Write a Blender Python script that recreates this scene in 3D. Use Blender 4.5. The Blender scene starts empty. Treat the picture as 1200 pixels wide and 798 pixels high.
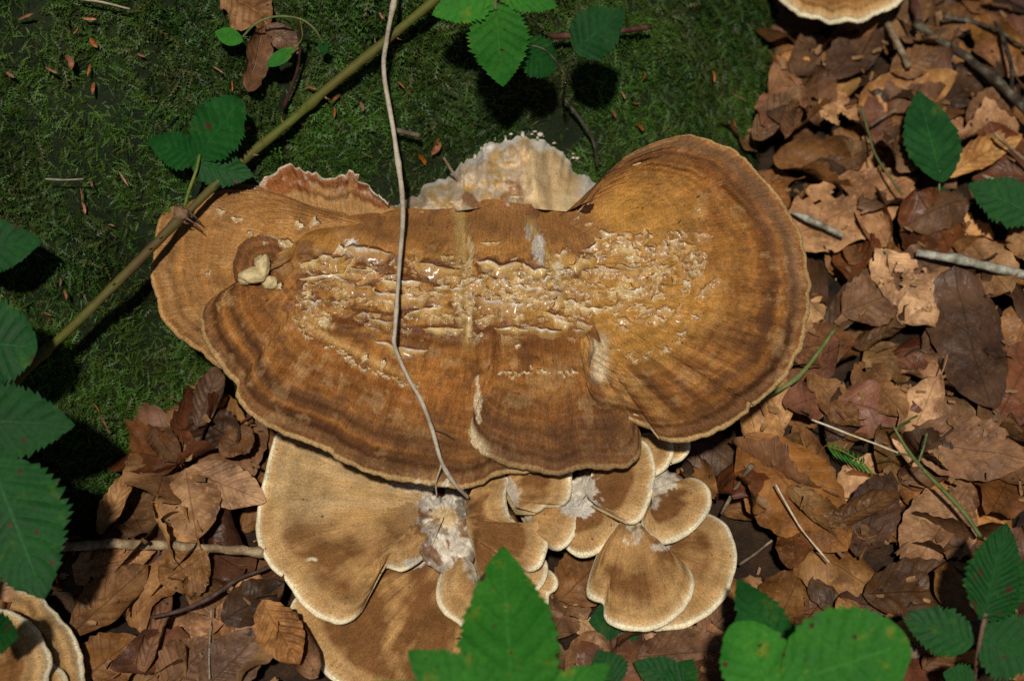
import bpy, math, random
import numpy as np
from mathutils import Vector, Matrix

random.seed(11)
rng = np.random.default_rng(11)
R = math.radians
SC = bpy.context.scene
COL = SC.collection

# ------------------------------------------------------------------ camera, sky, sun, exposure
PITCH, DIST, LENS = R(58.0), 1.5, 64.5
CAM = np.array([0.0, -DIST * math.cos(PITCH), DIST * math.sin(PITCH)])
FPX = LENS / 36.0 * 1200.0
cam_data = bpy.data.cameras.new('camera')
cam_data.lens = LENS; cam_data.sensor_width = 36.0; cam_data.sensor_fit = 'HORIZONTAL'
cam_data.clip_start = 0.02; cam_data.clip_end = 500.0
cam_data.dof.use_dof = True; cam_data.dof.focus_distance = 1.37; cam_data.dof.aperture_fstop = 4.8
cam = bpy.data.objects.new('camera', cam_data); COL.objects.link(cam)
cam.location = CAM; cam.rotation_euler = (R(90) - PITCH, 0, 0)
SC.camera = cam

SUN_EL, SUN_AZ_X = 69.0, -2.0          # the flash stood above the lens: light from above and in front
world = bpy.data.worlds.new('World'); SC.world = world; world.use_nodes = True
wn = world.node_tree; bgn = wn.nodes['Background']
sky = wn.nodes.new('ShaderNodeTexSky'); sky.sky_type = 'NISHITA'; sky.sun_disc = False
sky.sun_elevation = R(SUN_EL); sky.sun_rotation = R(180)
wn.links.new(sky.outputs[0], bgn.inputs[0]); bgn.inputs[1].default_value = 0.03
sun_d = bpy.data.lights.new('sun', 'SUN'); sun_d.energy = 5.0; sun_d.angle = R(2.5); sun_d.color = (1.0, 0.945, 0.85)
sun = bpy.data.objects.new('sun', sun_d); COL.objects.link(sun)
sun.rotation_euler = (R(90 - SUN_EL), R(SUN_AZ_X), 0); sun.location = (0, -1, 3)
SC.view_settings.view_transform = 'Standard'; SC.view_settings.look = 'None'
SC.view_settings.exposure = -0.5; SC.view_settings.gamma = 1.0
SC.view_settings.use_curve_mapping = False
SC.cycles.use_denoising = False
SC.cycles.max_bounces = 6

# ------------------------------------------------------------------ numeric helpers
FWD = np.array([0, math.cos(PITCH), -math.sin(PITCH)])
RGT = np.array([1.0, 0, 0]); UPV = np.array([0, math.sin(PITCH), math.cos(PITCH)])

def ray(px, py):
    px = np.asarray(px, float); py = np.asarray(py, float)
    return FWD + ((px - 600) / FPX)[..., None] * RGT + ((399 - py) / FPX)[..., None] * UPV

def UP(px, py, z):
    """the point at height z (metres) that the photograph shows at px, py"""
    d = ray(px, py); t = (np.asarray(z, float) - CAM[2]) / d[..., 2]
    return CAM + d * t[..., None]

def _h(i, j, k, s):
    n = (i * 374761393 + j * 668265263 + k * 1274126177 + s * 974634541) & 0xffffffff
    n = ((n ^ (n >> 13)) * 1274126177) & 0xffffffff
    n = n ^ (n >> 16)
    return (n & 0xffffff) / float(0xffffff)

def vnoise(x, y, z=0.0, seed=0):
    x, y, z = np.broadcast_arrays(np.asarray(x, float), np.asarray(y, float), np.asarray(z, float))
    xi = np.floor(x).astype(np.int64); yi = np.floor(y).astype(np.int64); zi = np.floor(z).astype(np.int64)
    f = lambda t: t * t * (3 - 2 * t)
    u, v, w = f(x - xi), f(y - yi), f(z - zi)
    r = 0
    for a in (0, 1):
        for b in (0, 1):
            for c in (0, 1):
                r = r + _h(xi + a, yi + b, zi + c, seed) * (u if a else 1 - u) * (v if b else 1 - v) * (w if c else 1 - w)
    return r * 2 - 1

def fbm(x, y, z=0.0, seed=0, o=4):
    r, a, f, t = 0, 1.0, 1.0, 0
    for k in range(o):
        r = r + a * vnoise(np.asarray(x) * f, np.asarray(y) * f, np.asarray(z) * f, seed + k * 17); t += a
        a *= 0.5; f *= 2.03
    return r / t * 1.6

def sst(a, b, x):
    t = np.clip((np.asarray(x, float) - a) / (b - a), 0, 1)
    return t * t * (3 - 2 * t)

def mix(c1, c2, f):
    f = np.asarray(f)[..., None]
    return np.asarray(c1) * (1 - f) + np.asarray(c2) * f

def resample(pts, n, smooth=True):
    p = np.asarray(pts, float)
    if smooth and len(p) > 2:
        q = np.vstack([2 * p[0] - p[1], p, 2 * p[-1] - p[-2]]); out = []
        for i in range(1, len(q) - 2):
            t = np.linspace(0, 1, 16, endpoint=False)[:, None]
            a, b, c, d = q[i - 1], q[i], q[i + 1], q[i + 2]
            out.append(0.5 * (2 * b + (c - a) * t + (2 * a - 5 * b + 4 * c - d) * t ** 2 + (3 * b - a - 3 * c + d) * t ** 3))
        p = np.vstack(out + [p[-1:]])
    L = np.concatenate([[0], np.cumsum(np.linalg.norm(np.diff(p[:, :2] if p.shape[1] == 3 and n < 0 else p, axis=0), axis=1))])
    s = np.linspace(0, L[-1], abs(n))
    return np.stack([np.interp(s, L, p[:, k]) for k in range(p.shape[1])], 1)

# ------------------------------------------------------------------ node helpers
def lin(*c):
    return tuple(c) + (1.0,)

class NT:
    def __init__(s, name):
        s.m = bpy.data.materials.new(name); s.m.use_nodes = True
        s.t = s.m.node_tree; s.n = s.t.nodes; s.l = s.t.links
        s.b = s.n['Principled BSDF']; s.o = s.n['Material Output']
    def new(s, t, **kw):
        n = s.n.new(t)
        for k, v in kw.items(): setattr(n, k, v)
        return n
    def put(s, sock, v):
        if hasattr(v, 'is_linked') or isinstance(v, bpy.types.NodeSocket): s.l.new(v, sock)
        else: sock.default_value = v
    def math(s, op, a, b=0.0, c=0.0, clamp=False):
        n = s.new('ShaderNodeMath', operation=op); n.use_clamp = clamp
        s.put(n.inputs[0], a); s.put(n.inputs[1], b); s.put(n.inputs[2], c)
        return n.outputs[0]
    def vmul(s, v, k):
        n = s.new('ShaderNodeVectorMath', operation='MULTIPLY'); s.put(n.inputs[0], v); n.inputs[1].default_value = k
        return n.outputs[0]
    def noise(s, vec, scale, detail=4, rough=0.55, dist=0.0):
        n = s.new('ShaderNodeTexNoise'); s.put(n.inputs['Vector'], vec)
        n.inputs['Scale'].default_value = scale; n.inputs['Detail'].default_value = detail
        n.inputs['Roughness'].default_value = rough; n.inputs['Distortion'].default_value = dist
        return n.outputs['Fac']
    def ramp(s, f, stops):
        n = s.new('ShaderNodeValToRGB'); e = n.color_ramp.elements
        while len(e) < len(stops): e.new(0.5)
        for el, (p, c) in zip(e, stops): el.position = p; el.color = c if len(c) == 4 else lin(*c)
        s.put(n.inputs[0], f); return n.outputs[0]
    def mixc(s, f, a, b, mode='MIX'):
        n = s.new('ShaderNodeMix', data_type='RGBA', blend_type=mode)
        s.put(n.inputs[0], f); s.put(n.inputs[6], a); s.put(n.inputs[7], b)
        return n.outputs[2]
    def maprange(s, v, a, b, c, d):
        n = s.new('ShaderNodeMapRange'); s.put(n.inputs[0], v)
        for i, x in enumerate((a, b, c, d)): n.inputs[i + 1].default_value = x
        return n.outputs[0]
    def coord(s, k='Object'):
        return s.new('ShaderNodeTexCoord').outputs[k]
    def attr(s, k, out='Color'):
        return s.new('ShaderNodeAttribute', attribute_name=k).outputs[out]
    def bump(s, h, strength=0.3, dist=0.001, normal=None):
        n = s.new('ShaderNodeBump'); n.inputs['Strength'].default_value = strength; n.inputs['Distance'].default_value = dist
        s.put(n.inputs['Height'], h)
        if normal is not None: s.put(n.inputs['Normal'], normal)
        return n.outputs[0]
    def set(s, **kw):
        for k, v in kw.items(): s.put(s.b.inputs[k.replace('_', ' ')], v)
        return s.m

def mat_cap(name, grain=0.5, fibre=0.45, rough=0.5):
    t = NT(name); c = t.attr('Col'); wet = t.attr('wet', 'Fac'); uv = t.coord('UV'); ob = t.coord('Object')
    f1 = t.noise(t.vmul(uv, (420, 75, 1)), 1.0, 3, 0.6)
    f2 = t.noise(ob, 950, 3, 0.7)
    f3 = t.noise(ob, 55, 4, 0.6)
    f4 = t.noise(t.vmul(uv, (900, 480, 1)), 1.0, 2, 0.6)
    m = t.math('MULTIPLY', t.maprange(f1, 0.28, 0.72, 1 - fibre, 1 + fibre), t.maprange(f2, 0.3, 0.7, 1 - grain, 1 + grain))
    m = t.math('MULTIPLY', m, t.maprange(f3, 0.3, 0.7, 0.78, 1.22))
    m = t.math('MULTIPLY', m, t.maprange(f4, 0.3, 0.7, 0.8, 1.2))
    cc = t.new('ShaderNodeCombineColor')
    for i in range(3): t.put(cc.inputs[i], m)
    base = t.mixc(1.0, c, cc.outputs[0], 'MULTIPLY')
    base = t.mixc(t.maprange(t.noise(ob, 210, 2, 0.5), 0.70, 0.76, 0, 0.75), base, lin(0.05, 0.022, 0.010))
    h = t.math('ADD', t.math('MULTIPLY', f2, 0.5), t.math('ADD', f1, t.math('MULTIPLY', f4, 0.6)))
    rn = t.math('SUBTRACT', t.maprange(f3, 0.3, 0.7, rough + 0.08, rough - 0.08), t.math('MULTIPLY', wet, 0.3))
    return t.set(Base_Color=base, Roughness=rn, Normal=t.bump(h, 0.55, 0.0011),
                 Specular_IOR_Level=t.math('ADD', 0.09, t.math('MULTIPLY', wet, 0.22)))

def mat_flake():
    t = NT('fungus_flakes'); c = t.attr('Col'); ob = t.coord('Object')
    f2 = t.noise(ob, 700, 4, 0.7); f1 = t.noise(ob, 180, 3)
    cc = t.new('ShaderNodeCombineColor'); m = t.maprange(t.math('MULTIPLY', f1, f2), 0.1, 0.4, 0.6, 1.35)
    for i in range(3): t.put(cc.inputs[i], m)
    return t.set(Base_Color=t.mixc(1.0, c, cc.outputs[0], 'MULTIPLY'), Roughness=t.maprange(f1, 0.35, 0.62, 0.14, 0.45),
                 Specular_IOR_Level=0.5, Coat_Weight=0.35, Coat_Roughness=0.2, Normal=t.bump(f2, 0.7, 0.0012))

def mat_leaf_green(name, c1, c2, vein, rough=0.42, yellow=0.15, nv=7.0, k=1.6):
    t = NT(name); uv = t.coord('UV'); sp = t.new('ShaderNodeSeparateXYZ'); t.put(sp.inputs[0], uv)
    u, v = sp.outputs[0], sp.outputs[1]
    av = t.math('ABSOLUTE', t.math('MULTIPLY_ADD', v, 2.0, -1.0))
    q = t.math('SUBTRACT', t.math('MULTIPLY', u, nv), t.math('MULTIPLY', av, k))
    fr = t.math('ABSOLUTE', t.math('SUBTRACT', t.math('FRACT', q), 0.5))
    side = t.maprange(fr, 0.0, 0.065, 1.0, 0.0)
    mid = t.maprange(av, 0.0, 0.05, 1.0, 0.0)
    vf = t.math('MAXIMUM', t.math('MULTIPLY', side, 0.55), mid, clamp=True)
    ob = t.coord('Object'); oi = t.new('ShaderNodeObjectInfo').outputs['Random']
    n1 = t.noise(ob, 35, 4); n2 = t.noise(ob, 320, 3, 0.6)
    base = t.mixc(t.maprange(n1, 0.35, 0.65, 0, 1), lin(*c1), lin(*c2))
    base = t.mixc(t.math('MULTIPLY', vf, 0.62), base, lin(*vein))
    base = t.mixc(t.math('MULTIPLY', t.maprange(t.noise(ob, 70, 3), 0.60, 0.72, 0, 1), yellow), base, lin(0.24, 0.24, 0.02))
    base = t.mixc(t.maprange(n2, 0.35, 0.7, 0.0, 0.45), base, lin(*[x * 0.45 for x in c1]))
    base = t.mixc(t.maprange(t.noise(ob, 95, 1), 0.715, 0.74, 0, 1), base, lin(0.06, 0.03, 0.013))
    hsv = t.new('ShaderNodeHueSaturation'); t.put(hsv.inputs['Color'], base); t.put(hsv.inputs['Value'], t.maprange(oi, 0, 1, 0.85, 1.15))
    h = t.math('ADD', t.math('MULTIPLY', vf, -0.8), t.math('MULTIPLY', n2, 0.5))
    t.set(Base_Color=hsv.outputs[0], Roughness=t.maprange(n1, 0.3, 0.7, rough, rough + 0.22), Normal=t.bump(h, 0.5, 0.001), Specular_IOR_Level=0.14)
    tr = t.new('ShaderNodeBsdfTranslucent'); t.put(tr.inputs[0], hsv.outputs[0])
    ms = t.new('ShaderNodeMixShader'); ms.inputs[0].default_value = 0.25
    t.l.new(t.b.outputs[0], ms.inputs[1]); t.l.new(tr.outputs[0], ms.inputs[2]); t.l.new(ms.outputs[0], t.o.inputs[0])
    return t.m

def mat_dead(name, cA, cB, cC, rough=0.5):
    t = NT(name); uv = t.coord('UV'); sp = t.new('ShaderNodeSeparateXYZ'); t.put(sp.inputs[0], uv)
    u, v = sp.outputs[0], sp.outputs[1]
    av = t.math('ABSOLUTE', t.math('MULTIPLY_ADD', v, 2.0, -1.0))
    q = t.math('SUBTRACT', t.math('MULTIPLY', u, 8.0), t.math('MULTIPLY', av, 1.9))
    fr = t.math('ABSOLUTE', t.math('SUBTRACT', t.math('FRACT', q), 0.5))
    side = t.maprange(fr, 0.0, 0.07, 1.0, 0.0); mid = t.maprange(av, 0.0, 0.04, 1.0, 0.0)
    vf = t.math('MAXIMUM', t.math('MULTIPLY', side, 0.5), t.math('MULTIPLY', mid, 1.5))
    ob = t.coord('Object'); oi = t.new('ShaderNodeObjectInfo').outputs['Random']
    off = t.new('ShaderNodeVectorMath', operation='ADD'); t.put(off.inputs[0], ob)
    cx = t.new('ShaderNodeCombineXYZ'); t.put(cx.inputs[0], t.math('MULTIPLY', oi, 37.0)); t.put(cx.inputs[2], t.math('MULTIPLY', oi, 11.0))
    t.put(off.inputs[1], cx.outputs[0]); p = off.outputs[0]
    n1 = t.noise(p, 28, 5, 0.6); n2 = t.noise(p, 260, 4, 0.65); n3 = t.noise(p, 75, 4, 0.6, 0.6)
    base = t.ramp(n1, [(0.30, cC), (0.47, cB), (0.66, cA)])
    base = t.mixc(t.maprange(n3, 0.52, 0.70, 0, 0.7), base, lin(*[x * 0.42 for x in cB]))
    base = t.mixc(t.maprange(n2, 0.52, 0.75, 0, 0.5), base, lin(*[min(1, x * 1.5) for x in cA]))
    base = t.mixc(t.math('MULTIPLY', vf, 0.26), base, lin(*[x * 0.55 for x in cB]))
    base = t.mixc(t.maprange(t.noise(p, 130, 2), 0.69, 0.73, 0, 0.9), base, lin(0.018, 0.011, 0.008))
    hsv = t.new('ShaderNodeHueSaturation'); t.put(hsv.inputs['Color'], base)
    t.put(hsv.inputs['Value'], t.maprange(t.math('FRACT', t.math('MULTIPLY', oi, 7.3)), 0, 1, 0.42, 1.6))
    t.put(hsv.inputs['Saturation'], t.maprange(t.math('FRACT', t.math('MULTIPLY', oi, 19.7)), 0, 1, 0.84, 1.04))
    t.put(hsv.inputs['Hue'], t.maprange(t.math('FRACT', t.math('MULTIPLY', oi, 41.3)), 0, 1, 0.496, 0.505))
    h = t.math('ADD', t.math('MULTIPLY', vf, 0.55), t.math('ADD', t.math('MULTIPLY', n2, 0.5), t.math('MULTIPLY', n3, 2.0)))
    t.set(Base_Color=hsv.outputs[0], Roughness=t.maprange(n3, 0.3, 0.7, rough - 0.12, rough + 0.25), Normal=t.bump(h, 0.6, 0.0014), Specular_IOR_Level=0.22)
    tr = t.new('ShaderNodeBsdfTranslucent'); t.put(tr.inputs[0], hsv.outputs[0])
    ms = t.new('ShaderNodeMixShader'); ms.inputs[0].default_value = 0.12
    t.l.new(t.b.outputs[0], ms.inputs[1]); t.l.new(tr.outputs[0], ms.inputs[2]); t.l.new(ms.outputs[0], t.o.inputs[0])
    return t.m

def mat_stem(name, c1, c2, c3, scale=60, rough=0.5):
    t = NT(name); ob = t.coord('Object')
    n1 = t.noise(ob, scale, 4, 0.6); n2 = t.noise(ob, scale * 9, 3, 0.6)
    base = t.ramp(n1, [(0.34, c1), (0.5, c2), (0.66, c3)])
    base = t.mixc(t.maprange(n2, 0.5, 0.7, 0, 0.5), base, lin(*[x * 0.45 for x in c2]))
    oi = t.new('ShaderNodeObjectInfo').outputs['Random']; hsv = t.new('ShaderNodeHueSaturation'); t.put(hsv.inputs['Color'], base)
    t.put(hsv.inputs['Value'], t.maprange(oi, 0, 1, 0.6, 1.25)); t.put(hsv.inputs['Saturation'], t.maprange(t.math('FRACT', t.math('MULTIPLY', oi, 13.7)), 0, 1, 0.75, 1.1))
    return t.set(Base_Color=hsv.outputs[0], Roughness=rough + 0.12, Normal=t.bump(n2, 0.6, 0.0009), Specular_IOR_Level=0.2)

def mat_moss():
    t = NT('moss'); c = t.attr('Col'); ob = t.coord('Object')
    n = t.noise(ob, 14, 4, 0.6)
    base = t.mixc(t.maprange(n, 0.44, 0.70, 0.0, 0.6), c, lin(0.062, 0.062, 0.014))
    t.set(Base_Color=base, Roughness=0.5, Specular_IOR_Level=0.3)
    tr = t.new('ShaderNodeBsdfTranslucent'); t.put(tr.inputs[0], base)
    ms = t.new('ShaderNodeMixShader'); ms.inputs[0].default_value = 0.22
    t.l.new(t.b.outputs[0], ms.inputs[1]); t.l.new(tr.outputs[0], ms.inputs[2]); t.l.new(ms.outputs[0], t.o.inputs[0])
    return t.m

def mat_soil(name, a, b, c, scale=40):
    t = NT(name); ob = t.coord('Object')
    n1 = t.noise(ob, scale, 6, 0.65); n2 = t.noise(ob, scale * 12, 3, 0.7)
    base = t.mixc(t.maprange(n2, 0.4, 0.7, 0, 0.6), t.ramp(n1, [(0.3, a), (0.5, b), (0.7, c)]), lin(*[x * 0.4 for x in b]))
    return t.set(Base_Color=base, Roughness=0.85, Normal=t.bump(t.math('ADD', n1, n2), 0.8, 0.004), Specular_IOR_Level=0.2)

M = {}
M['soil'] = mat_soil('forest_soil', (0.012, 0.008, 0.005), (0.035, 0.02, 0.011), (0.07, 0.036, 0.018))
M['bark'] = mat_soil('mossy_bark', (0.006, 0.010, 0.004), (0.012, 0.020, 0.006), (0.026, 0.032, 0.010), 25)
M['moss'] = mat_moss()
M['cap'] = mat_cap('brown_fungus_skin', 0.44, 0.26, 0.70)
M['cap_pale'] = mat_cap('tan_fungus_skin', 0.34, 0.16, 0.78)
M['tissue'] = mat_cap('pale_fungus_tissue', 0.14, 0.06, 0.6)
M['flake'] = mat_flake()
M['dead_tan'] = mat_dead('dead_leaf_tan', (0.48, 0.245, 0.085), (0.26, 0.112, 0.032), (0.105, 0.042, 0.012))
M['dead_brown'] = mat_dead('dead_leaf_brown', (0.225, 0.092, 0.025), (0.130, 0.051, 0.014), (0.06, 0.024, 0.008))
M['dead_dark'] = mat_dead('dead_leaf_dark', (0.15, 0.068, 0.026), (0.085, 0.038, 0.014), (0.040, 0.018, 0.008), 0.42)
M['dead_red'] = mat_dead('dead_leaf_red', (0.20, 0.069, 0.023), (0.12, 0.039, 0.014), (0.058, 0.020, 0.009), 0.42)
M['leaf'] = mat_leaf_green('bramble_leaf_green', (0.009, 0.056, 0.012), (0.017, 0.094, 0.018), (0.045, 0.17, 0.045), 0.5)
M['leaf_bright'] = mat_leaf_green('bright_leaf_green', (0.024, 0.155, 0.014), (0.045, 0.215, 0.020), (0.07, 0.27, 0.045), 0.55, 0.6)
M['leaf_deep'] = mat_leaf_green('deep_leaf_green', (0.009, 0.064, 0.010), (0.014, 0.095, 0.015), (0.03, 0.15, 0.03), 0.48)
M['cane'] = mat_stem('green_cane', (0.13, 0.15, 0.020), (0.135, 0.12, 0.022), (0.085, 0.036, 0.022), 16)
def mat_cane():
    m = M['cane']; nt = m.node_tree; b = nt.nodes['Principled BSDF']; src = b.inputs['Base Color'].links[0].from_socket
    tc = nt.nodes.new('ShaderNodeTexCoord'); sp = nt.nodes.new('ShaderNodeSeparateXYZ'); nt.links.new(tc.outputs['Object'], sp.inputs[0])
    a = nt.nodes.new('ShaderNodeMath'); a.operation = 'ADD'; nt.links.new(sp.outputs[0], a.inputs[0]); a.inputs[1].default_value = 0.022
    ab = nt.nodes.new('ShaderNodeMath'); ab.operation = 'ABSOLUTE'; nt.links.new(a.outputs[0], ab.inputs[0])
    mr = nt.nodes.new('ShaderNodeMapRange'); nt.links.new(ab.outputs[0], mr.inputs[0])
    for i, v in enumerate((0.008, 0.045, 0.6, 0.0)): mr.inputs[i + 1].default_value = v
    mx = nt.nodes.new('ShaderNodeMix'); mx.data_type = 'RGBA'; nt.links.new(mr.outputs[0], mx.inputs[0]); nt.links.new(src, mx.inputs[6]); mx.inputs[7].default_value = (0.085, 0.042, 0.024, 1)
    nt.links.new(mx.outputs[2], b.inputs['Base Color'])
mat_cane()
M['thorn'] = mat_stem('thorn', (0.16, 0.06, 0.04), (0.22, 0.10, 0.05), (0.30, 0.2, 0.08), 90)
M['dry'] = mat_stem('dry_stem', (0.36, 0.27, 0.17), (0.50, 0.40, 0.27), (0.58, 0.49, 0.35), 60, 0.6)
M['twig'] = mat_stem('brown_twig', (0.10, 0.065, 0.035), (0.19, 0.13, 0.075), (0.33, 0.26, 0.16), 90, 0.7)
M['twig_dark'] = mat_stem('dark_twig', (0.022, 0.017, 0.012), (0.05, 0.036, 0.022), (0.13, 0.12, 0.08), 110, 0.7)
M['twig_red'] = mat_stem('red_twig', (0.05, 0.022, 0.018), (0.085, 0.036, 0.026), (0.13, 0.07, 0.045), 90, 0.5)
M['twig_grey'] = mat_stem('lichen_twig', (0.11, 0.09, 0.06), (0.27, 0.25, 0.17), (0.46, 0.45, 0.36), 120, 0.75)
M['green_stem'] = mat_stem('green_stem', (0.06, 0.10, 0.015), (0.11, 0.15, 0.028), (0.17, 0.17, 0.05), 70)
M['scale'] = mat_stem('orange_bud_scale', (0.12, 0.036, 0.012), (0.26, 0.080, 0.020), (0.40, 0.17, 0.05), 190, 0.42)
M['straw'] = mat_stem('pale_straw', (0.38, 0.30, 0.19), (0.50, 0.42, 0.29), (0.60, 0.52, 0.40), 130, 0.5)

# ------------------------------------------------------------------ object helpers
def thing(name, label, cat, loc=(0, 0, 0), group=None):
    o = bpy.data.objects.new(name, None); COL.objects.link(o); o.location = loc
    o.empty_display_size = 0.02
    return tag(o, label, cat, group)

def tag(o, label=None, cat=None, group=None, kind=None):
    if label: o['label'] = label
    if cat: o['category'] = cat
    if group: o['group'] = group
    if kind: o['kind'] = kind
    return o

def np_mesh(name, verts, faces, smooth=True):
    """faces: (n,k) int array or a list of such arrays"""
    me = bpy.data.meshes.new(name); v = np.asarray(verts, np.float32)
    fl = faces if isinstance(faces, list) else [faces]
    fl = [np.asarray(f, np.int32) for f in fl if len(f)]
    idx = np.concatenate([f.ravel() for f in fl]); tot = np.concatenate([np.full(len(f), f.shape[1], np.int32) for f in fl])
    st = np.concatenate([[0], np.cumsum(tot)[:-1]]).astype(np.int32)
    me.vertices.add(len(v)); me.vertices.foreach_set('co', v.ravel())
    me.loops.add(len(idx)); me.loops.foreach_set('vertex_index', idx)
    me.polygons.add(len(tot)); me.polygons.foreach_set('loop_start', st); me.polygons.foreach_set('loop_total', tot)
    if smooth: me.polygons.foreach_set('use_smooth', np.ones(len(tot), bool))
    me.update(calc_edges=True); me.validate()
    return me

def add_col(me, col, name='Col'):
    a = me.attributes.new(name, 'FLOAT_COLOR', 'POINT')
    c = np.ones((len(me.vertices), 4), np.float32); c[:, :3] = col; a.data.foreach_set('color', c.ravel())

def add_float(me, v, name):
    a = me.attributes.new(name, 'FLOAT', 'POINT'); a.data.foreach_set('value', np.asarray(v, np.float32))

def add_uv(me, uv):
    l = me.uv_layers.new(name='UVMap'); vi = np.empty(len(me.loops), np.int32); me.loops.foreach_get('vertex_index', vi)
    l.data.foreach_set('uv', np.asarray(uv, np.float32)[vi].ravel())

def link(name, me, mat, parent=None):
    o = bpy.data.objects.new(name, me); COL.objects.link(o)
    if mat is not None and not me.materials: me.materials.append(mat)
    if parent is not None: o.parent = parent
    return o

def rel(verts, parent):
    off = np.zeros(3)
    while parent is not None: off += np.array(parent.location); parent = parent.parent
    return np.asarray(verts) - off

def grid_faces(a, b, wrap=False):
    i = np.arange(a - 1)[:, None]; j = np.arange(b if wrap else b - 1)[None, :]
    j2 = (j + 1) % b
    return np.stack([i * b + j, i * b + j2, (i + 1) * b + j2, (i + 1) * b + j], -1).reshape(-1, 4)

def tube_geo(path, rad, sides=8, rough=0.0, seed=0):
    p = np.asarray(path, float); n = len(p); rad = np.broadcast_to(np.asarray(rad, float), (n,))
    t = np.gradient(p, axis=0); t /= np.linalg.norm(t, axis=1)[:, None] + 1e-12
    ref = np.array([0.13, 0.2, 1.0]); v = []
    for k in range(n):
        a = np.cross(t[k], ref); a /= np.linalg.norm(a) + 1e-9; b = np.cross(t[k], a)
        th = np.arange(sides) / sides * 2 * math.pi
        rr = rad[k] * (1 + rough * vnoise(np.cos(th) * 1.5 + k * 0.6, np.sin(th) * 1.5, k * 0.35, seed))
        v.append(p[k] + rr[:, None] * (np.cos(th)[:, None] * a + np.sin(th)[:, None] * b))
    v = np.vstack(v); f = [grid_faces(n, sides, True)]
    f.append(np.arange(sides)[None, ::-1].copy()); f.append((np.arange(sides) + (n - 1) * sides)[None, :])
    return v, f

def tube(name, path, rad, mat, parent=None, sides=8, rough=0.12, seed=0, n=None):
    path = np.asarray(path, float)
    if n: path = resample(path, n)
    rad = np.interp(np.linspace(0, 1, len(path)), np.linspace(0, 1, np.size(rad)), np.atleast_1d(rad))
    k_ = np.arange(len(path)); rad = rad * (1 + 0.16 * fbm(k_ * 0.11, 0.5, seed=seed + 31, o=3)) * (1 + 0.35 * np.exp(-((((k_ + seed * 5) % 37) - 18) / 1.6) ** 2))
    v, f = tube_geo(path, rad, sides, rough, seed)
    return link(name, np_mesh(name, rel(v, parent), f), mat, parent), path, rad

# ------------------------------------------------------------------ ground and stump shape
GX0, GY0, GS = -1.3, -0.75, 0.006
NX, NY = int(2.6 / GS), int(2.5 / GS)
foot_px = [(940, -260), (925, -90), (915, 0), (905, 90), (884, 185), (850, 250), (800, 300), (720, 345), (600, 370), (480, 385), (380, 420),
           (300, 455), (250, 462), (215, 505), (180, 550), (135, 595), (80, 640), (10, 690), (-90, 740)]
fp = UP([p[0] for p in foot_px], [p[1] for p in foot_px], 0.0)[:, :2]
poly = np.vstack([fp, [(-0.75, -0.30), (-1.05, 0.0), (-1.1, 0.6), (-0.85, 1.3), (-0.3, 1.6), (0.3, 1.3)]])
gx = GX0 + np.arange(NX) * GS; gy = GY0 + np.arange(NY) * GS
GXX, GYY = np.meshgrid(gx, gy, indexing='ij')
ins = np.zeros(GXX.shape, bool); dist = np.full(GXX.shape, 9.0)
for i in range(len(poly)):
    a, b = poly[i], poly[(i + 1) % len(poly)]
    e = b - a; t = np.clip(((GXX - a[0]) * e[0] + (GYY - a[1]) * e[1]) / (e @ e), 0, 1)
    dist = np.minimum(dist, np.hypot(GXX - a[0] - t * e[0], GYY - a[1] - t * e[1]))
    c = (a[1] > GYY) != (b[1] > GYY)
    ins ^= c & (GXX < (b[0] - a[0]) * (GYY - a[1]) / (b[1] - a[1] + 1e-12) + a[0])
sd = np.where(ins, dist, -dist)
for _ in range(3):
    k = np.ones(7) / 7
    sd = np.apply_along_axis(lambda m: np.convolve(np.pad(m, 3, 'edge'), k, 'valid'), 0, sd)
    sd = np.apply_along_axis(lambda m: np.convolve(np.pad(m, 3, 'edge'), k, 'valid'), 1, sd)
sd = sd + 0.006 * fbm(GXX * 14, GYY * 14, seed=5)
H = np.where(sd > 0, 0.62 * (1 - np.exp(-1.38 * sd / 0.62)), sd * 1.5)
H = H + sst(0.0, 0.06, sd) * (0.020 * fbm(GXX * 9, GYY * 9, seed=9) + 0.014 * fbm(GXX * 28, GYY * 28, seed=3))
DHX, DHY = np.gradient(H, GS)

def bil(A, x, y):
    fx = np.clip((np.asarray(x) - GX0) / GS, 0, NX - 1.001); fy = np.clip((np.asarray(y) - GY0) / GS, 0, NY - 1.001)
    i = fx.astype(int); j = fy.astype(int); u = fx - i; v = fy - j
    return (A[i, j] * (1 - u) + A[i + 1, j] * u) * (1 - v) + (A[i, j + 1] * (1 - u) + A[i + 1, j + 1] * u) * v

def SURF(px, py, off=0.0):
    """point of the stump or ground that the photograph shows at px, py, lifted by off along the view height"""
    d = ray(px, py); ts = np.linspace(0.9, 2.3, 900)
    P = CAM + d * ts[:, None]
    s = np.maximum(bil(H, P[:, 0], P[:, 1]), 0.0)
    k = np.argmax(P[:, 2] <= s)
    z = float(P[k, 2]) + off
    return UP(px, py, z)

def NORM(x, y):
    n = np.array([-float(bil(DHX, x, y)), -float(bil(DHY, x, y)), 1.0])
    if bil(H, x, y) <= 0: n = np.array([0, 0, 1.0])
    return n / np.linalg.norm(n)

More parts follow.
